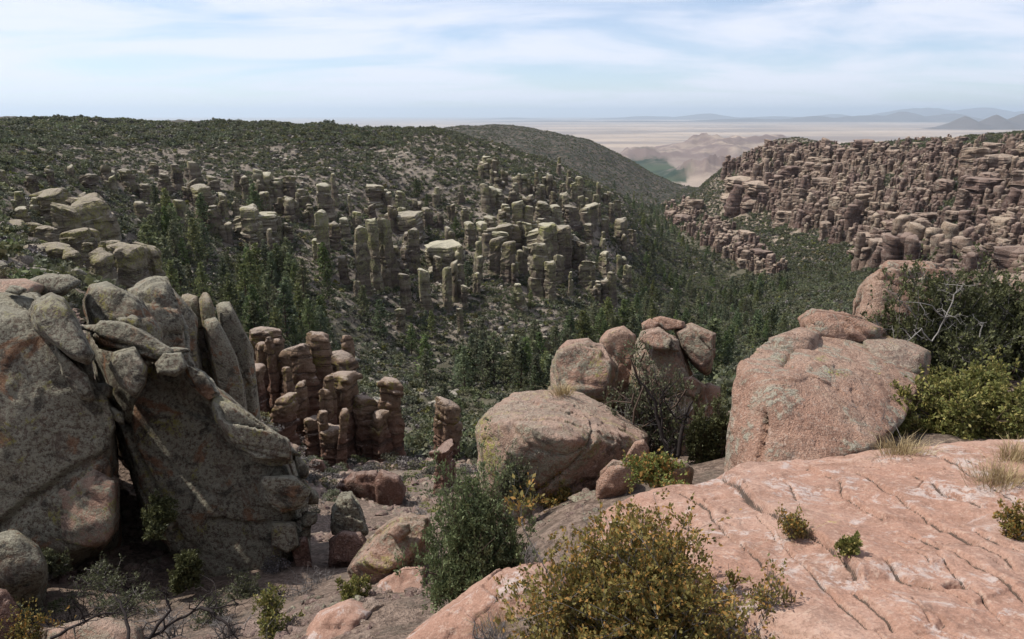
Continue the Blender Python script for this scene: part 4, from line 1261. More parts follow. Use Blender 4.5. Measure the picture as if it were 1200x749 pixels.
G1 = 'pinnacles on the opposite canyon slope'
for it in LEFT_PIN:
    px, tp, bs, w = map(float, it.split(','))
    hit = ground_hit(px, bs, 150, 900)
    if hit is None:
        continue
    Y = hit[1]
    H = (at(px, tp, Y)[2] - hit[2]) * 1.02
    W = w / FPX * Y * 0.93
    shape = 'slender' if H / W > 2.9 else 'tall' if H / W > 2.1 else 'blocky' if H / W > 1.5 else 'squat'
    wide = 'broad' if W > 7.5 else 'narrow' if W < 4.2 else 'medium-width'
    zone = ('near the head of the canyon' if px < 190 else 'above the pine grove' if px < 375 else 'in the main pillar cluster' if px < 560 else 'towards the nose of the ridge')
    level = 'just under the plateau' if bs < 232 else 'halfway down the slope' if bs < 300 else 'low on the slope'
    lb = '%s %s grey-green pinnacle %s, %s' % (shape, wide, zone, level)
    add_pin_far(hit - np.array((0, 0, 0.03 * H)), H * 1.03, W, 'grey', random.uniform(0, 6.28), lb, G1)
    PIN_BOX.append((hit[0], hit[1], W * 0.55))

for i, (px, tp, bs, w, ln, Y) in enumerate(MID_PIN):
    T, Bp = at(px, tp, Y), at(px, bs, Y)
    gz = float(ground_z(Bp[0], Bp[1])[0])
    z0 = min(Bp[2], gz) - 0.5
    H, W = T[2] - z0, w / FPX * Y
    me = column_mesh('rock_pinnacle', H, W, 700 + i, M_mid, seg=26, rings=46, joints=4, taper=0.2, lean=(ln, 0), rough=0.12, root=0.1, depth_ratio=0.9)
    o = link('rock_pinnacle', me, loc=(Bp[0] - 0, Bp[1], z0))
    tag(o, 'leaning pink-topped slab pinnacle, tallest on the near hillside' if i == 2 else '%s yellow-green banded pinnacle on the near hillside, %s' % ('stout' if H / W < 1.6 else 'upright' if H / W < 2.4 else 'narrow', 'just behind the massive outcrop' if Y < 106 else 'midway up behind the outcrop' if Y < 122 else 'highest above the outcrop'), 'pinnacle', 'pinnacles on the near hillside')
    PIN_BOX.append((Bp[0], Bp[1], W * 0.6))

for i, (px, tp, bs, w, ln, Y, fl) in enumerate(NEAR_PIN):
    T, Bp = at(px, tp, Y), at(px, bs, Y)
    gz = float(ground_z(Bp[0], Bp[1])[0])
    z0 = min(Bp[2], gz) - 0.4
    H, W = T[2] - z0, w / FPX * Y
    root = link('rock_pinnacle', None, loc=(Bp[0], Bp[1], z0))
    ch = min(0.14 * H, W * random.uniform(0.28, 0.5))
    ch = max(ch, 0.06 * H)
    m1, m2 = column_mesh('shaft', H, W * (1.12 if fl == 'flat' else 0.95), 800 + i, M_near, seg=30, rings=64, joints=7, taper=random.uniform(-0.12, 0.22), lean=(ln, 0), rough=0.17, root=0.05, flat=0.6, skirt=0.45, split=1 - ch / H)
    link('shaft', m1, root)
    link('capstone', m2, root)
    if fl == 'big':
        lb = 'lone broad flat-topped pinnacle standing apart from the cluster'
    elif fl == 'flat':
        lb = 'mushroom-shaped flat-capped rock at the edge of the pinnacle cluster'
    elif H / W > 4:
        lb = '%s reddish capped column %s of the pinnacle cluster below the rim' % ('very thin' if H / W > 6 else 'thin', 'on the uphill side' if Y < 58 else 'on the canyon side' if Y > 62 else 'in the middle')
    else:
        lb = 'thick red-brown capped pinnacle %s of the cluster below the rim' % ('on the uphill side' if Y < 58 else 'on the canyon side' if Y > 62 else 'in the middle')
    tag(root, lb, 'pinnacle', 'pinnacle cluster below the rim')
    PIN_BOX.append((Bp[0], Bp[1], W * 0.5))

# hoodoo with a balanced head
Bp = at(514, 600, 34)
root = link('balanced_rock', None, loc=tuple(Bp - np.array((0, 0, 0.8))))
tag(root, 'thin reddish hoodoo with a balanced round head beside the green juniper', 'pinnacle')
hz_ = lambda py: at(516, py, 34)[2] - Bp[2] + 0.8
link('shaft', column_mesh('shaft', hz_(541), 0.78, 951, M_red, seg=22, rings=40, joints=5, taper=0.55, lean=(0.10, 0), rough=0.12, root=0.1), root)
link('head', column_mesh('head', hz_(523) - hz_(541), 1.05, 952, M_red, seg=22, rings=14, joints=2, taper=-0.25, rough=0.1, root=0.05, skirt=-0.2), root, loc=(0.10 * hz_(541) + 0.05, 0, hz_(541)))
link('shoulder', column_mesh('shoulder', hz_(546) , 0.5, 953, M_red, seg=18, rings=24, joints=4, taper=0.6, rough=0.12, root=0.1), root, loc=(0.6, 0.5, 0))

# the right wall: ranks of pinnacles on the steep slope
WALL = [(846, 212), (880, 180), (905, 170), (1000, 166), (1100, 162), (1260, 155), (1260, 345), (1160, 345), (1090, 335), (1000, 304), (950, 276), (900, 254), (862, 238)]
LIP = [(775, 240), (800, 236), (840, 262), (900, 300), (920, 322), (890, 326), (838, 296), (790, 268)]
cand = []
tries = 0
gridpx = {}


def free(px, py, w, h):
    for (a, b, cw) in gridpx.get((int(px // 20), int(py // 12)), []):
        if abs(a - px) < 0.24 * (w + cw) and abs(b - py) < 0.30 * h:
            return False
    return True


def claim(px, py, w):
    for i in (-1, 0, 1):
        for j in (-1, 0, 1):
            gridpx.setdefault((int(px // 20) + i, int(py // 12) + j), []).append((px, py, w))


right = []
cpx, cpy = np.random.default_rng(77).uniform((772, 165), (1260, 345), (26000, 2)).T
m_w, m_l, m_low = in_poly(cpx, cpy, WALL), in_poly(cpx, cpy, LIP), in_poly(cpx, cpy + 42, WALL)
ok_ = m_w | m_l
hits = [(px, py, a, l, ground_hit(px, py, 250, 1300)) for px, py, a, l in zip(cpx[ok_], cpy[ok_], m_w[ok_], m_low[ok_])]
hits = [h for h in hits if h[4] is not None]
HP = np.array([h[4] for h in hits])
g_all = fbm(np.stack((HP[:, 0] / 55 - HP[:, 1] / 200, HP[:, 1] / 90, np.full(len(HP), 0.3)), -1), 3, 901)
t_all = (HP[:, 2] + 9 * fbm(HP / 70, 3, 911)) / 24
t_all -= np.floor(t_all)                       # cliff bands with planted ledges between
for (px, py, inw_, lowf, hit), g, tb in zip(hits, g_all, t_all):
    if (g > 0.10 or (inw_ and tb > 0.58)) and random.random() < 0.93:
        continue
    H = random.choice((9, 11, 14, 17, 20)) * random.uniform(0.85, 1.15) * (1.2 if not lowf else 0.72) * (0.6 if not inw_ else 1)
    W = H / random.choice((0.75, 0.95, 1.2, 1.6, 2.4))
    if py < 178:
        H, W = H * 0.5, W * 0.6
    wpx, hpx = W * FPX / hit[1], H * FPX / hit[1]
    if not free(px, py, wpx, hpx):
        continue
    claim(px, py, wpx)
    right.append((hpx * wpx, hit, H, W, inw_))
right.sort(key=lambda a: -a[0])
N_LEFT = len(LEFT_PIN) + len(MID_PIN) + len(NEAR_PIN) + 1
N_R = max(60, 300 - N_LEFT)
for k, (ar, hit, H, W, inw_) in enumerate(right[:N_R]):
    qx, qy = project(hit)
    shape = 'slender' if H / W > 3 else 'tall' if H / W > 2.2 else 'thick'
    zone = 'at its valley-mouth end' if qx < 930 else 'in its middle' if qx < 1060 else 'behind the orange-pink boulder'
    tier = 'top' if in_poly(qx, qy - 30, WALL) == False else 'foot' if in_poly(qx, qy + 30, WALL) == False else 'middle'
    lb = '%s brown pinnacle in the %s rank of the long wall, %s' % (shape, tier, zone)
    add_pin_far(hit - np.array((0, 0, 0.05 * H)), H, W, 'brown', random.uniform(0, 6.28), lb, 'pinnacles of the long canyon wall')
    PIN_BOX.append((hit[0], hit[1], W * 0.55))
RIGHT_REST = right[N_R:]
for ar, hit, H, W, inw_ in RIGHT_REST:
    PIN_BOX.append((hit[0], hit[1], W * 0.55))


# ------------------------------------------------------------------ scattering of what cannot be counted
def scatter(name, sources, pts, kind_idx, scale, rotz, label=None, tilt=None):
    """one object: copies of the source meshes on points, by geometry nodes"""
    col = bpy.data.collections.new(name + '_kinds')
    for i, me in enumerate(sources):
        o = bpy.data.objects.new('%s_kind_%02d' % (name, i), me)
        col.objects.link(o)
    n = len(pts)
    me = bpy.data.meshes.new(name)
    me.vertices.add(n)
    me.vertices.foreach_set('co', np.asarray(pts, np.float32).ravel())
    a = me.attributes.new('idx', 'INT', 'POINT')
    a.data.foreach_set('value', np.asarray(kind_idx, np.int32))
    a = me.attributes.new('scl', 'FLOAT_VECTOR', 'POINT')
    a.data.foreach_set('vector', np.asarray(scale, np.float32).ravel())
    rot = np.zeros((n, 3), np.float32)
    rot[:, 2] = rotz
    if tilt is not None:
        rot[:, :2] = tilt
    a = me.attributes.new('rot', 'FLOAT_VECTOR', 'POINT')
    a.data.foreach_set('vector', rot.ravel())
    ng = bpy.data.node_groups.new(name, 'GeometryNodeTree')
    ng.interface.new_socket('Geometry', in_out='INPUT', socket_type='NodeSocketGeometry')
    ng.interface.new_socket('Geometry', in_out='OUTPUT', socket_type='NodeSocketGeometry')
    N, L = ng.nodes, ng.links
    gi, go = N.new('NodeGroupInput'), N.new('NodeGroupOutput')
    ci = N.new('GeometryNodeCollectionInfo')
    ci.inputs['Collection'].default_value = col
    ci.inputs['Separate Children'].default_value = True
    ci.inputs['Reset Children'].default_value = True
    iop = N.new('GeometryNodeInstanceOnPoints')
    iop.inputs['Pick Instance'].default_value = True

    def nattr(nm, ty):
        x = N.new('GeometryNodeInputNamedAttribute')
        x.data_type = ty
        x.inputs['Name'].default_value = nm
        return x.outputs['Attribute']
    L.new(gi.outputs[0], iop.inputs['Points'])
    L.new(ci.outputs[0], iop.inputs['Instance'])
    L.new(nattr('idx', 'INT'), iop.inputs['Instance Index'])
    L.new(nattr('rot', 'FLOAT_VECTOR'), iop.inputs['Rotation'])
    L.new(nattr('scl', 'FLOAT_VECTOR'), iop.inputs['Scale'])
    L.new(iop.outputs[0], go.inputs[0])
    o = link(name, me)
    md = o.modifiers.new('scatter', 'NODES')
    md.node_group = ng
    o['kind'] = 'stuff'
    if label:
        o['label'] = label
    return o


if RIGHT_REST:
    srcs = [VAR[(a, k, 'brown')] for a in (1.2, 1.8, 2.8, 4.2) for k in range(5)]
    pp, ki, sc_, rz = [], [], [], []
    for ar, hit, H, W, inw_ in RIGHT_REST:
        ai = int(np.argmin(np.abs(np.log(ASP) - math.log(H / W))))
        pp.append(hit - np.array((0, 0, 0.05 * H)))
        ki.append(ai * 5 + random.randrange(5))
        sc_.append((W * ASP[ai], W * ASP[ai], H))
        rz.append(random.uniform(0, 6.28))
    scatter('distant_pinnacles', srcs, pp, ki, sc_, np.array(rz), 'hundreds of small far brown pinnacles crowding the long canyon wall')
print('PINNACLES', N_LEFT, N_R, len(RIGHT_REST))

# ------------------------------------------------------------------ plants
def leaf_quads(C, D, L, wr, rg):
    """C centres, D growth directions, L lengths -> verts, faces; each leaf a folded lozenge of its own"""
    n = len(C)
    D = D / np.maximum(np.linalg.norm(D, axis=1), 1e-6)[:, None]
    S = np.cross(D, rg.normal(size=(n, 3)))
    S /= np.maximum(np.linalg.norm(S, axis=1), 1e-6)[:, None]
    Nn = np.cross(S, D)
    L = np.asarray(L).reshape(-1, 1)
    W = L * wr
    a = C - D * L * 0.5
    b = C + S * W * 0.5 + Nn * W * 0.15
    c_ = C + D * L * 0.5
    d = C - S * W * 0.5 + Nn * W * 0.15
    V = np.stack((a, b, c_, d), 1).reshape(-1, 3)
    F = np.arange(4 * n).reshape(n, 4)
    return V, F


def tube(pts, r0, r1, seg=4):
    pts = np.asarray(pts, float)
    k = len(pts)
    T = np.gradient(pts, axis=0)
    T /= np.maximum(np.linalg.norm(T, axis=1), 1e-9)[:, None]
    ref = np.array((0.31, 0.93, 0.2))
    A1 = np.cross(T, ref)
    A1 /= np.maximum(np.linalg.norm(A1, axis=1), 1e-9)[:, None]
    B1 = np.cross(T, A1)
    rad = np.linspace(r0, r1, k)
    th = np.arange(seg) / seg * 2 * math.pi
    V = pts[:, None, :] + rad[:, None, None] * (np.cos(th)[None, :, None] * A1[:, None, :] + np.sin(th)[None, :, None] * B1[:, None, :])
    ii = np.arange(k * seg).reshape(k, seg)
    F = np.stack((ii[:-1], np.roll(ii[:-1], -1, 1), np.roll(ii[1:], -1, 1), ii[1:]), -1).reshape(-1, 4)
    return V.reshape(-1, 3), F


def join(parts):
    Vs, Fs, o = [], [], 0
    for V, F in parts:
        Vs.append(V)
        Fs.append(F + o)
        o += len(V)
    return np.concatenate(Vs), np.concatenate(Fs)


def curve(a, b, rg, bend=0.15, k=6, sag=0.0):
    t = np.linspace(0, 1, k)[:, None]
    L = np.linalg.norm(b - a)
    off = rg.normal(size=3) * L * bend
    w = rg.normal(size=(k, 3)) * L * bend * 0.22
    w[0] = w[-1] = 0
    return a * (1 - t) + b * t + off * (t * (1 - t) * 4) * 0.5 + w + np.array((0, 0, sag * L)) * (t * (1 - t))


def skeleton(rx, ry, rz, n_main, n_sub, n_twig, rg, low=0.15, r0=0.012, hollow=0.35):
    """branching stems filling a dome; returns tubes and twig polylines"""
    tubes, twigs = [], []
    for i in range(n_main):
        th = 2 * math.pi * (i + rg.uniform(-.4, .4)) / n_main
        el = rg.uniform(low, 1.0) * math.pi / 2
        k = rg.uniform(0.7, 1.0)
        e = np.array((rx * math.cos(th) * math.cos(el), ry * math.sin(th) * math.cos(el), rz * (0.12 + 0.88 * math.sin(el)))) * k
        m = curve(np.array((rg.normal() * 0.06 * rx, rg.normal() * 0.06 * ry, 0)), e, rg, 0.16, 7)
        tubes.append(tube(m, r0 * rg.uniform(0.7, 1.2), r0 * 0.35))
        for j in range(n_sub):
            t = rg.uniform(hollow, 1.0)
            a = m[min(6, int(t * 6))]
            b = a + rg.normal(size=3) * np.array((rx, ry, rz * 0.8)) * 0.22 + e * 0.10
            b[2] = max(b[2], 0.02 * rz)
            s = curve(a, b, rg, 0.2, 5)
            tubes.append(tube(s[::2], r0 * 0.35, r0 * 0.15, 3))
            for q in range(n_twig):
                a2 = s[rg.integers(1, 5)]
                b2 = a2 + rg.normal(size=3) * np.array((rx, ry, rz)) * 0.085 + np.array((0, 0, rz * 0.05))
                b2[2] = max(b2[2], 0.02 * rz)
                w = curve(a2, b2, rg, 0.2, 4)
                tubes.append(tube(w[::3], r0 * 0.14, r0 * 0.05, 3))
                twigs.append(w)
    return tubes, twigs


def foliage(twigs, per, L, rg, wr=0.5, jit=0.35, up=0.35):
    tw = np.array(twigs)
    n = len(tw) * per
    k = rg.integers(0, len(tw), n)
    t = rg.uniform(0.15, 1.05, n)
    i = np.clip((t * 3).astype(int), 0, 2)
    f = (t * 3 - i)[:, None]
    C = tw[k, i] * (1 - f) + tw[k, i + 1] * f
    D = (tw[k, 3] - tw[k, 0])
    D /= np.maximum(np.linalg.norm(D, axis=1), 1e-6)[:, None]
    D = D + rg.normal(size=(n, 3)) * 0.75 + np.array((0, 0, up))
    C = C + rg.normal(size=(n, 3)) * L * jit + D * L * 0.3
    LL = L * rg.uniform(0.6, 1.25, n)
    V, F = leaf_quads(C, D, LL, wr, rg)
    rnd_ = np.clip(0.5 * _hash(k.astype(np.int64), k.astype(np.int64) * 0, k.astype(np.int64) * 0, 3) * 0.5 + 0.5 + rg.uniform(-0.3, 0.3, n), 0, 1)
    return V, F, rnd_


BARK_GREY = bark_mat('grey_twig_bark', (0.10, 0.09, 0.085), (0.22, 0.20, 0.19))
BARK_DARK = bark_mat('burnt_branch_bark', (0.012, 0.010, 0.010), (0.04, 0.032, 0.03))
BARK_PALE = bark_mat('bleached_dead_wood', (0.18, 0.165, 0.15), (0.32, 0.30, 0.28))
BARK_BROWN = bark_mat('brown_bark', (0.05, 0.035, 0.028), (0.12, 0.085, 0.065))
L_RUST = leaf_mat('rusty_olive_leaf', (0.10, 0.092, 0.024), (0.22, 0.17, 0.050), (0.31, 0.17, 0.045), inst=False)
L_JUN = leaf_mat('juniper_leaf', (0.070, 0.095, 0.040), (0.165, 0.19, 0.09), inst=False)
L_OLIVE = leaf_mat('olive_yellow_leaf', (0.075, 0.085, 0.022), (0.19, 0.19, 0.055), (0.28, 0.24, 0.08), inst=False)
L_DARK = leaf_mat('dark_evergreen_leaf', (0.045, 0.052, 0.022), (0.115, 0.118, 0.050), inst=False)
L_BRIGHT = leaf_mat('manzanita_leaf', (0.10, 0.125, 0.03), (0.21, 0.23, 0.07), (0.33, 0.19, 0.06), inst=False)
L_GREYG = leaf_mat('grey_green_leaf', (0.06, 0.068, 0.035), (0.13, 0.135, 0.075), inst=False)
L_SCRUB = leaf_mat('scrub_leaf', (0.056, 0.066, 0.033), (0.132, 0.138, 0.070), trans=0.3)
L_SCRUB2 = leaf_mat('grey_scrub_leaf', (0.085, 0.085, 0.055), (0.15, 0.145, 0.10), trans=0.1)
L_BRUSH = leaf_mat('bare_brush_twig', (0.085, 0.072, 0.064), (0.17, 0.15, 0.135), trans=0.0)
L_YELLOW = leaf_mat('yellow_green_scrub_leaf', (0.09, 0.095, 0.025), (0.17, 0.16, 0.055), trans=0.15)
L_PINE = leaf_mat('pine_needle', (0.070, 0.092, 0.038), (0.155, 0.175, 0.075), trans=0.4)
L_STRAW = leaf_mat('dry_grass_blade', (0.30, 0.22, 0.11), (0.46, 0.37, 0.21), (0.22, 0.16, 0.09), inst=False)


def bush(name, px, base, Y, wpx, hpx, leafm, bark, label, n_main=12, n_sub=8, n_twig=5, per=20, L=0.02, wr=0.55, seed=0, low=0.1, r0=0.012, cat='bush', ry=0.85, up=0.35, group=None):
    rg = np.random.default_rng(seed)
    B = at(px, base, Y)
    k = Y / FPX / CP
    rx, rz = wpx * k / 2, hpx * k
    root = link(name, None, loc=tuple(B))
    tubes, twigs = skeleton(rx, rx * ry, rz, n_main, n_sub, n_twig, rg, low, r0)
    V, F = join([(v, f if f.shape[1] == 4 else f) for v, f in tubes])
    link('stems', mesh_np('stems', V, F, bark), root)
    if per:
        if seed > 2:
            per, L = int(per * 1.4 + 0.5), L * 1.35
        V, F, rd = foliage(twigs, per, L, rg, wr, up=up)
        link('foliage', mesh_np('foliage', V, F, leafm, smooth=False, attrs={'rnd': ('FACE', rd)}), root)
    return tag(root, label, cat, group)


bush('bush', 745, 800, 2.6, 385, 228, L_RUST, BARK_GREY, 'large rust-tipped olive bush growing in front of the cracked slab', 38, 14, 7, 25, 0.022, seed=1, r0=0.007, low=0.12)
bush('juniper_bush', 556, 700, 5.2, 160, 166, L_JUN, BARK_BROWN, 'dense green juniper on the slope left of the rust-tipped bush', 30, 12, 7, 24, 0.034, 0.42, seed=2, r0=0.014, low=0.0, up=0.6)
bush('bush', 326, 765, 6.4, 84, 92, L_OLIVE, BARK_GREY, 'small yellow-green bush at the gully rim', 12, 7, 4, 12, 0.026, seed=3, low=0.3)
bush('bush', 416, 716, 7.2, 48, 54, L_OLIVE, BARK_GREY, 'small yellow-green shrub below the tilted whitish rock', 9, 6, 4, 11, 0.028, seed=4, low=0.3)
bush('bush', 42, 770, 7.6, 100, 80, L_RUST, BARK_DARK, 'thin orange-leaved shrub beside the dead branches', 9, 6, 4, 5, 0.03, seed=5, low=0.3)
bush('bush', 188, 622, 11.6, 52, 50, L_DARK, BARK_DARK, 'dark evergreen shrub in the cleft between the outcrops', 10, 7, 4, 14, 0.05, seed=6)
bush('bush', 222, 690, 11, 46, 48, L_DARK, BARK_DARK, 'dark shrub rooted at the foot of the slanting outcrop', 9, 7, 4, 12, 0.05, seed=7)
bush('bush', 60, 678, 10.8, 60, 40, L_GREYG, BARK_GREY, 'grey-green scrub at the foot of the massive outcrop', 10, 7, 4, 9, 0.04, seed=8)
bush('bush', 652, 588, 7.6, 74, 46, L_RUST, BARK_GREY, 'orange-brown bush under the big rounded boulder', 12, 8, 5, 12, 0.026, seed=9)
bush('bush', 602, 590, 7.2, 60, 62, L_GREYG, BARK_GREY, 'grey-green sprig shrub against the big rounded boulder', 10, 7, 4, 8, 0.028, seed=10, low=0.4)
bush('bush', 770, 545, 9.4, 150, 118, None, BARK_GREY, 'leafless grey twiggy bush in front of the boulder pile', 16, 9, 6, 0, seed=11, r0=0.022, low=0.15)
bush('small_tree', 760, 545, 9.3, 150, 150, L_GREYG, BARK_BROWN, 'sparse grey-green small tree rising before the boulder pile', 10, 7, 5, 10, 0.035, seed=12, r0=0.035, low=0.45, cat='tree')
bush('bush', 832, 560, 8.8, 90, 96, L_DARK, BARK_BROWN, 'dark green leafy bush between the boulder pile and the large stepped outcrop', 16, 9, 5, 14, 0.032, seed=13)
bush('bush', 764, 566, 6.0, 100, 40, L_BRIGHT, BARK_BROWN, 'low bright leafy shrub on top of the rocks by the flat whitish rock', 12, 7, 5, 8, 0.028, seed=14, low=0.2)
bush('bush', 790, 580, 5.0, 50, 16, L_BRIGHT, BARK_BROWN, 'tiny green mat of leaves at the slab edge', 9, 6, 4, 7, 0.018, seed=15, low=0.05)
bush('bush', 1085, 450, 8.2, 175, 138, L_DARK, BARK_GREY, 'dark leafy shrub with bleached dead branches by the orange-pink boulder', 20, 11, 6, 16, 0.036, seed=16, r0=0.02)
bush('bush', 1195, 440, 8.4, 175, 122, L_DARK, BARK_GREY, 'dark green shrub beside the shrub with dead branches', 20, 10, 6, 16, 0.036, seed=17, r0=0.02)
bush('bush', 1135, 514, 6.3, 185, 92, L_OLIVE, BARK_BROWN, 'olive-yellow leafy shrub at the top of the cracked slab', 20, 10, 6, 17, 0.030, seed=18, r0=0.014)
bush('bush', 1043, 508, 6.3, 80, 76, L_OLIVE, BARK_BROWN, 'small olive shrub leaning on the large stepped outcrop', 12, 8, 5, 13, 0.030, seed=19, r0=0.012)
bush('bush', 1000, 540, 5.6, 90, 40, None, BARK_GREY, 'bare grey twigs in the crack behind the slab', 10, 7, 4, 0, seed=20, low=0.05, r0=0.010)
bush('bush', 575, 770, 3.5, 84, 74, None, BARK_GREY, 'bare grey twiggy shrub beside the rust-tipped bush', 14, 8, 5, 0, seed=21, low=0.1, r0=0.006)
bush('bush', 905, 760, 2.6, 110, 110, L_RUST, BARK_GREY, 'straggly half-bare shrub at the edge of the cracked slab', 10, 8, 5, 3, 0.016, seed=22, low=0.1, r0=0.006)
bush('bush', 362, 712, 9.2, 75, 60, None, BARK_GREY, 'leafless pale grey brush at the gully rim', 14, 8, 5, 0, seed=23, low=0.1, r0=0.012)
bush('bush', 625, 668, 4.6, 60, 50, None, BARK_GREY, 'bare twigs under the green juniper', 10, 7, 4, 0, seed=24, low=0.05, r0=0.006)
for i, (px, py, Y, w, h) in enumerate(((120, 690, 10.2, 90, 40), (150, 715, 9, 110, 42), (250, 725, 9.2, 90, 46), (285, 700, 10.4, 60, 40), (20, 745, 8.4, 70, 50))):
    bush('bush', px, py + 4, Y, w, h, L_GREYG, BARK_GREY, 'thin grey-green brush on the shaded gully floor', 12, 7, 4, 4, 0.03, seed=30 + i, low=0.1, r0=0.010, group='brush on the gully floor')


for i, (px, py, Y, w, h) in enumerate(((90, 725, 8.8, 110, 50), (200, 742, 8.0, 120, 48), (330, 715, 9.4, 80, 48), (270, 748, 7.4, 100, 44), (160, 690, 10.4, 80, 40), (380, 690, 9.6, 60, 44), (15, 715, 9.6, 60, 40))):
    bush('bush', px, py + 5, Y, w, h, None, BARK_GREY if i % 2 else BARK_DARK, 'leafless %s brush tangled on the shaded gully floor' % ('grey' if i % 2 else 'blackish'), 15, 8, 5, 0, seed=60 + i, low=0.05, r0=0.012, group='brush on the gully floor')


def slab_bush(px, py, w, h, leafm, label, seed, per=12, **k):
    P = on_slab(px, py)
    o = bush('bush', px, py, P[1], w, h, leafm, BARK_GREY, label, 8, 6, 4, per, 0.013, seed=seed, r0=0.004, **k)
    o.location.z = slab_z(P[0], P[1]) - 0.01
    return o


slab_bush(925, 640, 52, 46, L_RUST, 'small thin shrub growing in the ledge crack of the slab', 41, 6)
slab_bush(992, 668, 36, 24, L_OLIVE, 'tiny green plant in the middle of the cracked slab', 42, 10)
slab_bush(1196, 630, 60, 58, L_RUST, 'rust-leaved shrub at the outer edge of the cracked slab', 43, 12)


def grass(px, py, w, h, label, seed, Y=None, n=260):
    rg = np.random.default_rng(seed)
    if Y is None:
        P = on_slab(px, py)
        P[2] = slab_z(P[0], P[1]) - 0.01
    else:
        P = at(px, py, Y)
    k = P[1] / FPX
    W, H = w * k / 2, h * k
    b = rg.normal(size=(n, 3)) * np.array((W * 0.45, W * 0.3, 0))
    b[:, 2] = 0
    d = b * 0.9 + rg.normal(size=(n, 3)) * np.array((W * 0.35, W * 0.35, 0))
    hh = H * rg.uniform(0.5, 1.15, n)
    m = b + d * 0.4 + np.stack((0 * hh, 0 * hh, hh * 0.7), -1)
    t = b + d * 1.1 + np.stack((0 * hh, 0 * hh, hh * 0.95), -1)
    s = rg.normal(size=(n, 3))
    s[:, 2] = 0
    s = s / np.linalg.norm(s, axis=1)[:, None] * (0.0012 * P[1] / 3)
    V = np.stack((b - s, b + s, m + s * 0.8, m - s * 0.8, t), 1).reshape(-1, 3)
    o5 = np.arange(n) * 5
    F = [(i, i + 1, i + 2, i + 3) for i in o5] + [(i + 3, i + 2, i + 4) for i in o5]
    rd = rg.uniform(0, 1, n)
    o = link('grass_tuft', mesh_np('grass_tuft', V, F, L_STRAW, smooth=False, attrs={'rnd': ('FACE', np.concatenate((rd, rd)))}), loc=tuple(P))
    return tag(o, label, 'grass')


grass(1058, 532, 56, 26, 'straw-coloured grass tuft below the olive shrub', 1, n=420)
grass(1172, 572, 70, 34, 'dry grass tuft on the slab near the rust-leaved shrub', 2, n=420)
grass(1192, 540, 50, 28, 'dry grass at the upper edge of the slab beside the olive shrub', 3, n=300)
grass(938, 638, 44, 26, 'pale grass growing by the thin shrub in the ledge crack', 4, n=260)
grass(660, 462, 26, 12, 'golden grass tuft on top of the big rounded boulder', 5, Y=9.2, n=200)
grass(905, 758, 80, 40, 'straw grass under the straggly half-bare shrub', 6, n=300)
grass(590, 745, 60, 40, 'dry straw grass on the sloping slab', 7, Y=3.7, n=240)

# dead wood
def dead_wood(name, pts_list, bark, label, seed, sub=5, r0=0.02):
    rg = np.random.default_rng(seed)
    base = at(*pts_list[0][0])
    root = link(name, None, loc=tuple(base))
    for pl in pts_list:
        W = np.array([at(*p) for p in pl]) - base
        W = np.concatenate([curve(W[i], W[i + 1], rg, 0.10, 5)[:-1] for i in range(len(W) - 1)] + [W[-1:]])
        parts = [tube(W, r0, r0 * 0.35, 6)]
        L = np.linalg.norm(W[-1] - W[0])
        for _ in range(sub):
            a = W[rg.integers(len(W) // 4, len(W))]
            b = a + rg.normal(size=3) * L * 0.22 + np.array((0, 0, L * 0.08))
            s = curve(a, b, rg, 0.25, 6)
            parts.append(tube(s, r0 * 0.45, r0 * 0.15, 4))
            for _ in range(4):
                a2 = s[rg.integers(1, 6)]
                parts.append(tube(curve(a2, a2 + rg.normal(size=3) * L * 0.10, rg, 0.25, 5), r0 * 0.2, r0 * 0.07, 3))
        V, F = join(parts)
        link('branch', mesh_np('branch', V, F, bark), root)
    return tag(root, label, 'dead wood')


dead_wood('dead_branch', [[(168, 752, 6.6), (210, 725, 6.8), (235, 712, 6.9), (280, 708, 7.0)], [(175, 748, 6.6), (200, 715, 6.8), (195, 695, 6.9)],
                          [(150, 750, 6.6), (142, 712, 6.9), (130, 692, 7.1)], [(60, 748, 6.9), (100, 728, 6.9), (140, 718, 7.0)], [(235, 712, 6.9), (262, 728, 6.7), (278, 748, 6.6)]],
          BARK_DARK, 'blackened crooked dead branches lying above the pale flat rock', 5, 7, 0.022)
dead_wood('dead_branch', [[(1092, 400, 7.6), (1108, 372, 7.6), (1092, 358, 7.5), (1060, 354, 7.5)], [(1108, 372, 7.6), (1118, 345, 7.6), (1128, 335, 7.6)], [(1092, 400, 7.6), (1080, 385, 7.5), (1062, 402, 7.4)]],
          BARK_PALE, 'bleached forked dead branch in the dark shrub by the orange-pink boulder', 6, 6, 0.008)
dead_wood('dead_branch', [[(1148, 395, 7.7), (1152, 378, 7.7), (1140, 368, 7.7)]], BARK_PALE, 'short bleached curved branch between the two dark shrubs', 7, 3, 0.008)
dead_wood('dead_branch', [[(1010, 530, 5.3), (1030, 515, 5.5), (1045, 490, 5.7)], [(1012, 530, 5.3), (1000, 505, 5.6), (985, 480, 5.8)]], BARK_GREY, 'weathered grey dead branch leaning on the large stepped outcrop', 8, 5, 0.008)
dead_wood('dead_branch', [[(792, 540, 8.6), (775, 505, 8.7), (768, 470, 8.8), (745, 440, 8.9)], [(790, 540, 8.6), (800, 500, 8.7), (812, 470, 8.8)]], BARK_DARK, 'dark leaning trunk in the twiggy bush before the boulder pile', 9, 4, 0.035)
dead_wood('dead_branch', [[(452, 715, 5.9), (470, 706, 6.0), (490, 703, 6.0), (505, 698, 6.0)]], BARK_GREY, 'grey twisted stick on the gravel below the juniper', 10, 3, 0.014)


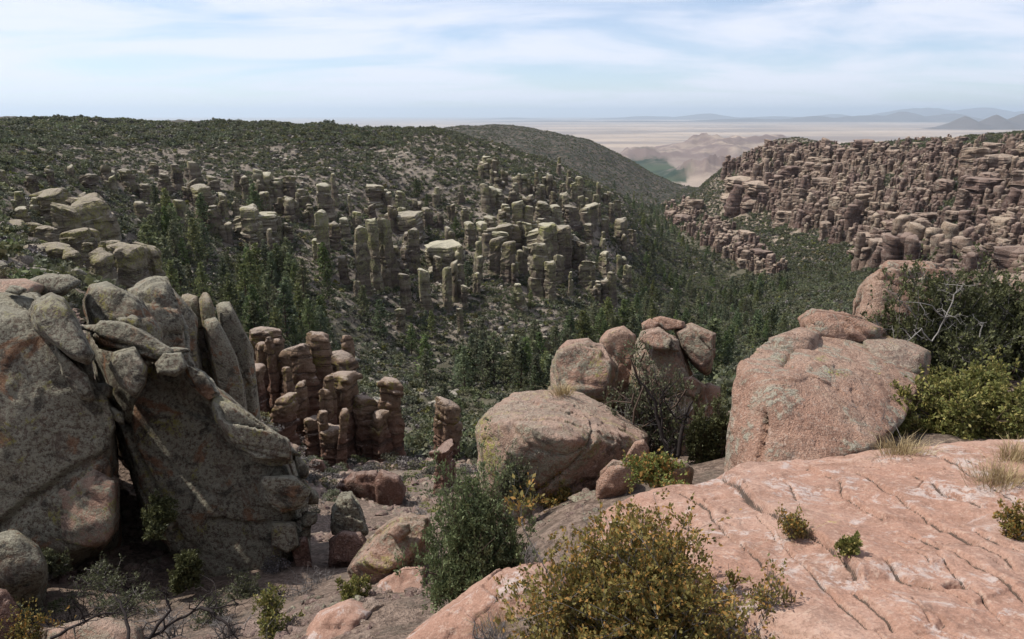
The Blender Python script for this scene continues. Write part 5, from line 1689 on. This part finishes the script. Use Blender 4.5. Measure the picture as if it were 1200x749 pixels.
# shared far plants ------------------------------------------------------------------
def scrub_mesh(seed, cards, card, leafm, tall=0.8, lumps=5):
    rg = np.random.default_rng(seed)
    ctr = rg.normal(size=(lumps, 3)) * np.array((0.26, 0.26, 0.10)) + np.array((0, 0, 0.45 * tall))
    rad = rg.uniform(0.2, 0.36, lumps)
    k = rg.integers(0, lumps, cards)
    d = rg.normal(size=(cards, 3))
    d /= np.linalg.norm(d, axis=1)[:, None]
    C = ctr[k] + d * (rad[k] * rg.uniform(0.55, 1.05, cards))[:, None] * np.array((1, 1, tall))
    C[:, 2] = np.maximum(C[:, 2], 0.03)
    V, F = leaf_quads(C, d + rg.normal(size=(cards, 3)) * 0.8, card * rg.uniform(0.6, 1.3, cards), 0.75, rg)
    return mesh_np('shrub', V, F, leafm, smooth=False, attrs={'rnd': ('FACE', rg.uniform(0, 1, cards))})


SCRUB_FAR = [scrub_mesh(100 + i, 90, 0.24, [L_SCRUB, L_SCRUB, L_SCRUB, L_SCRUB2, L_BRUSH, L_YELLOW, L_SCRUB, L_SCRUB][i], [0.8, 0.9, 0.65, 0.6, 0.7, 0.6, 1.2, 1.0][i]) for i in range(8)]
SCRUB_MID = [scrub_mesh(130 + i, 900, 0.085, [L_SCRUB, L_SCRUB2, L_BRUSH, L_YELLOW, L_SCRUB, L_BRUSH][i], [0.9, 0.7, 0.75, 0.6, 0.8, 0.6][i], 7) for i in range(6)]


def pine_meshes(seed, far=False):
    """unit pine, 1 tall: trunk with limbs, crown of needle tufts in uneven whorls"""
    rg = np.random.default_rng(seed)
    tr = [tube(np.array([(0, 0, -0.05), (0.006, 0, 0.3), (-0.004, 0.004, 0.6), (0, 0, 0.97)]), 0.018, 0.004, 5)]
    C, D = [], []
    nw = 13
    full = rg.uniform(0.8, 1.15)
    for w in range(nw):
        z = 0.13 + 0.85 * (w / (nw - 1)) ** 0.95
        R0 = full * (0.23 * (1 - ((z - 0.1) / 0.92) ** 1.4) + 0.018) * rg.uniform(0.72, 1.12)
        nb = 6 if z < 0.8 else 4
        for b in range(nb):
            if rg.random() < 0.12:
                continue
            th = 2 * math.pi * (b + rg.uniform(-.4, .4)) / nb + w * 0.9
            Lb = R0 * rg.uniform(0.65, 1.15)
            dirv = np.array((math.cos(th), math.sin(th), rg.uniform(-0.05, 0.35)))
            a = np.array((0, 0, z))
            e = a + dirv * Lb
            if not far:
                tr.append(tube(np.array([a, (a + e) / 2 + (0, 0, -0.006), e]), 0.005, 0.0015, 3))
            nt = 5 if far else 13
            for q in range(nt):
                t = rg.uniform(0.3, 1.05)
                C.append(a + dirv * Lb * t + rg.normal(size=3) * 0.020)
                D.append(dirv * 0.6 + rg.normal(size=3) * 0.7 + (0, 0, 0.5))
    C, D = np.array(C), np.array(D)
    V, F = leaf_quads(C, D, (0.095 if far else 0.058) * rg.uniform(0.6, 1.2, len(C)), 0.62, rg)
    tv, tf = join(tr)
    rd = rg.uniform(0, 1, len(C))
    return (tv, tf), (V, F, rd)


PINE_T, PINE_C, PINE_FAR = [], [], []
for i in range(6):
    (tv, tf), (V, F, rd) = pine_meshes(200 + i)
    PINE_T.append(mesh_np('trunk', tv, tf, BARK_BROWN))
    PINE_C.append(mesh_np('crown', V, F, L_PINE, smooth=False, attrs={'rnd': ('FACE', rd)}))
    (tv, tf), (V, F, rd) = pine_meshes(230 + i, True)
    PINE_FAR.append(mesh_np('pine', V, F, L_PINE, smooth=False, attrs={'rnd': ('FACE', rd)}))

# ------------------------------------------------------------------ where they grow
runmax = np.maximum.accumulate(gE, axis=0)


def visible(x, y, slack=0.006):
    az, lr = np.arctan2(x, y), 0.5 * np.log(x * x + y * y)
    return bil(gE, AZ, LR, az, lr) + slack > bil(runmax, AZ, LR, az, lr)


def sample(n, r0, r1, seed):
    rg = np.random.default_rng(seed)
    n = int(n * 1.25)
    az = rg.uniform(-0.875, 0.875, n)
    r = np.sqrt(rg.uniform(r0 * r0, r1 * r1, n))
    x, y = r * np.sin(az), r * np.cos(az)
    z = ground_z(x, y)
    ok = visible(x, y)
    return np.stack((x, y, z), -1)[ok]


pb = np.array(PIN_BOX)
_cell = {}
for i, (x, y, w) in enumerate(pb):
    for a in range(int((x - w) // 12), int((x + w) // 12) + 1):
        for b in range(int((y - w) // 12), int((y + w) // 12) + 1):
            _cell.setdefault((a, b), []).append(i)


def off_pins(P, k=0.85):
    keep = np.ones(len(P), bool)
    cx_, cy_ = (P[:, 0] // 12).astype(int), (P[:, 1] // 12).astype(int)
    for i in range(len(P)):
        for j in _cell.get((cx_[i], cy_[i]), ()):
            if (P[i, 0] - pb[j, 0]) ** 2 + (P[i, 1] - pb[j, 1]) ** 2 < (pb[j, 2] * k) ** 2:
                keep[i] = False
                break
    return keep


def show_size(P, h):
    return h / np.hypot(P[:, 0], P[:, 1])


# pines
rgp = np.random.default_rng(5)
P = sample(60000, 110, 1500, 51)
pxs, pys = project(P)
jx, jy = rgp.normal(0, 7, len(P)), rgp.normal(0, 4, len(P))
val = in_poly(pxs + jx, pys + jy, VALLEY_POLY)
gul = in_poly(pxs + jx, pys + jy, GULLY_POLY) & (pys < 480)
grove = in_poly(pxs + jx, pys + jy, [(165, 255), (215, 270), (250, 320), (345, 325), (400, 380), (380, 420), (300, 400), (190, 345)])
n_ = fbm(P / np.array((45, 45, 1e9)), 3, 71)
ridge = (pys < 172 - 0.01 * pxs) & (pxs < 460)
dens = np.where(grove, 0.60, np.where(val, 0.22 + 0.6 * n_, np.where(gul, 0.05 + 0.2 * n_, np.where(ridge | (pys < 205), 0.0, 0.012))))
dens *= np.where(P[:, 1] > 650, 0.55, 1.0)
dens = np.where(gul & (pxs > 480) & (pxs < 580) & (pys > 395), 0.25, dens)
keep = (rgp.uniform(0, 1, len(P)) < dens) & off_pins(P)
P = P[keep]
gk = grove[keep]
hgt = np.where(gk | (P[:, 1] < 330), rgp.uniform(6, 16, len(P)), rgp.uniform(4.5, 11, len(P)))
sel, taken = [], {}
for i in range(len(P)):                      # keep crowns from standing inside each other
    c_ = (int(P[i, 0] // 3.2), int(P[i, 1] // 3.2))
    if c_ in taken:
        continue
    taken[c_] = 1
    sel.append(i)
P, hgt = P[sel], hgt[sel]
order = np.argsort(-show_size(P, hgt))
P, hgt = P[order], hgt[order]
ppx, ppy = project(P)
for i in range(min(300, len(P))):
    v = i % 6
    root = link('pine_tree', None, loc=tuple(P[i]), rot=(0, 0, random.uniform(0, 6.28)), scale=(hgt[i] * random.uniform(0.95, 1.35),) * 2 + (hgt[i],))
    link('trunk', PINE_T[v], root)
    link('crown', PINE_C[v], root)
    hw = 'very tall' if hgt[i] > 14 else 'tall' if hgt[i] > 12 else 'medium-height' if hgt[i] > 10 else 'short'
    if ppx[i] < 430 and ppy[i] < 425:
        lb = '%s dark green pine in the side gully grove, %s' % (hw, 'at its upper end' if ppx[i] < 215 else 'at its lower end' if ppx[i] > 310 else 'in its middle')
    elif ppx[i] < 640:
        lb = '%s dark green pine on the canyon floor %s' % (hw, 'just beyond the pinnacle cluster' if ppy[i] > 425 else 'under the main pillar cluster')
    else:
        lb = '%s green pine in the forested valley floor, %s' % (hw, 'behind the boulder pile' if ppx[i] < 850 and ppy[i] > 330 else 'at the foot of the ridge nose' if ppx[i] < 790 else 'below the long canyon wall')
    tag(root, lb, 'tree', 'pines of the canyon')
rest = slice(300, None)
rp, rh = P[rest], hgt[rest]
scatter('pine_forest', PINE_FAR, rp, rgp.integers(0, 6, len(rp)), np.stack((rh * rgp.uniform(1.0, 1.5, len(rp)),) * 2 + (rh,), -1), rgp.uniform(0, 6.28, len(rp)), 'far green pines covering the valley floor as one forest')
print('PINES', len(P))

# shrubs
P = np.concatenate((sample(130000, 60, 620, 61), sample(130000, 620, 1150, 62), sample(70000, 1150, 2050, 67)))
pxs, pys = project(P)
n_ = fbm(P / np.array((30, 30, 1e9)), 3, 81)
n2_ = fbm(P / np.array((9, 9, 1e9)), 2, 82)
rgs = np.random.default_rng(6)
wall = in_poly(pxs, pys, WALL)
bench = in_poly(pxs, pys, WARM_POLY) & ~wall
dens = 0.56 + 0.6 * n_ + 0.3 * n2_
dens = np.where(wall, 1.0, dens)
dens = np.where(bench, 1.0 + 0.5 * n_, dens)
dens = np.where((pys < 172) & (pxs < 460), 0.50 + 0.3 * n2_, dens)
dens = np.where(pys > 430, dens * 0.8, dens)
keep = (rgs.uniform(0, 1, len(P)) < dens) & off_pins(P, 1.0)
P, pxs, pys, wall, bench = P[keep], pxs[keep], pys[keep], wall[keep], bench[keep]
size = rgs.uniform(1.1, 2.9, len(P)) * np.where((pys < 172) & (pxs < 470), rgs.uniform(1.0, 1.9, len(P)), 1.0) * np.where(P[:, 1] > 1000, 1.3, 1.0) * np.where(wall | bench, 1.4, 1.0)
kinds = rgs.choice(8, len(P), p=(0.18, 0.16, 0.12, 0.15, 0.14, 0.10, 0.05, 0.10))
P[:, 2] -= 0.08 * size
scatter('scrub', SCRUB_FAR, P, kinds, np.stack((size, size, size * rgs.uniform(0.7, 1.1, len(P))), -1), rgs.uniform(0, 6.28, len(P)), 'dark green and grey scrub speckling the canyon slopes')
print('SCRUB', len(P))

# nearer shrubs on the slope below the rim, one by one
P = sample(7000, 9, 120, 63)
pxs, pys = project(P)
ok = (pxs > -20) & (pxs < 640) & (pys < 740) & (pys > 250) & off_pins(P, 1.1)
ok &= ~(np.hypot(P[:, 0] - at(180, 600, 14)[0], P[:, 1] - 14.5) < 4.2)
P = P[ok]
size = rgs.uniform(0.5, 1.5, len(P)) * np.clip(np.hypot(P[:, 0], P[:, 1]) / 50, 0.35, 1.25)
o_ = np.argsort(-show_size(P, size))[:300]
for i in o_:
    v = random.choice((0, 1, 2, 2, 2, 3, 4, 5, 5))
    lb = ['dark green rounded shrub on the scree slope below the rim', 'grey-green shrub on the scree slope below the rim', 'leafless grey-brown brush on the scree slope below the rim', 'yellow-green tuft on the scree slope below the rim',
          'dark green rounded shrub on the scree slope below the rim', 'leafless grey-brown brush on the scree slope below the rim'][v]
    lb = ('low ' if size[i] < 0.7 else 'very large ' if size[i] > 1.65 else 'large ' if size[i] > 1.3 else '') + lb.replace('on the scree slope below the rim', 'on the scree just under the rim' if P[i, 1] < 35 else 'on the slope around the pinnacle cluster' if P[i, 1] < 75 else 'on the hillside beyond the outcrops')
    o = link('shrub', SCRUB_MID[v], loc=(P[i, 0], P[i, 1], P[i, 2] - 0.05 * size[i]), rot=(0, 0, random.uniform(0, 6.28)), scale=(size[i], size[i], size[i] * random.uniform(0.7, 1.1)))
    tag(o, lb, 'shrub', 'shrubs on the slope below the rim')

# loose rocks
def loose_rock(seed, mat, n=6):
    rg = np.random.default_rng(seed)
    pts = rg.normal(size=(14, 3))
    pts /= np.linalg.norm(pts, axis=1)[:, None]
    pts *= np.array((0.5, 0.42, 0.33))
    Pq, Fq = rock_surface(pts, n=n, seed=seed, rough=0.05, cracks=0, planes=10)
    me = mesh_np('loose_rock', Pq, Fq, mat)
    me.polygons.foreach_set('use_smooth', np.zeros(len(me.polygons), bool))
    return me


M_pale = rock_mat('pale_loose_rock', (0.30, 0.26, 0.21), (0.42, 0.37, 0.31), lichen_amt=0.3, yellow_amt=-0.2, stain_amt=0.2, s=4.0, inst=True, pale=(0.52, 0.47, 0.40))
M_rub = rock_mat('pink_rubble', (0.22, 0.15, 0.12), (0.33, 0.24, 0.20), lichen_amt=0.35, yellow_amt=-0.2, stain_amt=0.2, s=0.5, inst=True, pale=(0.42, 0.34, 0.29))
LR_FAR = [loose_rock(300 + i, M_pale, 5) for i in range(6)]
LR_NEAR = [loose_rock(320 + i, M_rub, 9) for i in range(6)]
P = np.concatenate((sample(40000, 60, 620, 64), sample(26000, 550, 1100, 65)))
pxs, pys = project(P)
n_ = fbm(P / np.array((22, 22, 1e9)), 3, 91)
rgs = np.random.default_rng(7)
bench = in_poly(pxs, pys, WARM_POLY)
valley = in_poly(pxs, pys, VALLEY_POLY)
dens = np.where(bench, 0.12 + 0.8 * n_, 0.20 + 0.7 * n_) * np.where(valley, 0.3, 1)
keep = (rgs.uniform(0, 1, len(P)) < dens) & off_pins(P, 1.0)
P = P[keep]
size = rgs.uniform(0.5, 1.0, len(P)) ** 2.0 * 3.6
P[:, 2] += 0.08 * size
scatter('loose_rocks', LR_FAR, P, rgs.integers(0, 6, len(P)), np.stack((size, size * rgs.uniform(0.6, 1.1, len(P)), size * rgs.uniform(0.5, 1.1, len(P))), -1), rgs.uniform(0, 6.28, len(P)), 'pale boulders and broken ledges strewn over the far slopes')
P = np.concatenate((sample(15000, 4.5, 75, 66), sample(5000, 4.5, 20, 68), sample(3000, 4, 12, 69)))
pxs, pys = project(P)
ok = (pxs < 700) & (fbm(P / np.array((5, 5, 1e9)), 3, 92) > -0.25) & off_pins(P, 1.0)
P = P[ok]
rd_ = np.hypot(P[:, 0], P[:, 1])
size = 0.05 + rgs.exponential(0.5, len(P)) * np.clip(rd_ / 45, 0.08, 1)
size = np.minimum(size, 0.04 * rd_ + 0.1)
scatter('rubble', LR_NEAR, P, rgs.integers(0, 6, len(P)), np.stack((size, size * rgs.uniform(0.6, 1.1, len(P)), size * rgs.uniform(0.5, 1.0, len(P))), -1), rgs.uniform(0, 6.28, len(P)), 'broken pinkish rubble covering the slope below the rim')
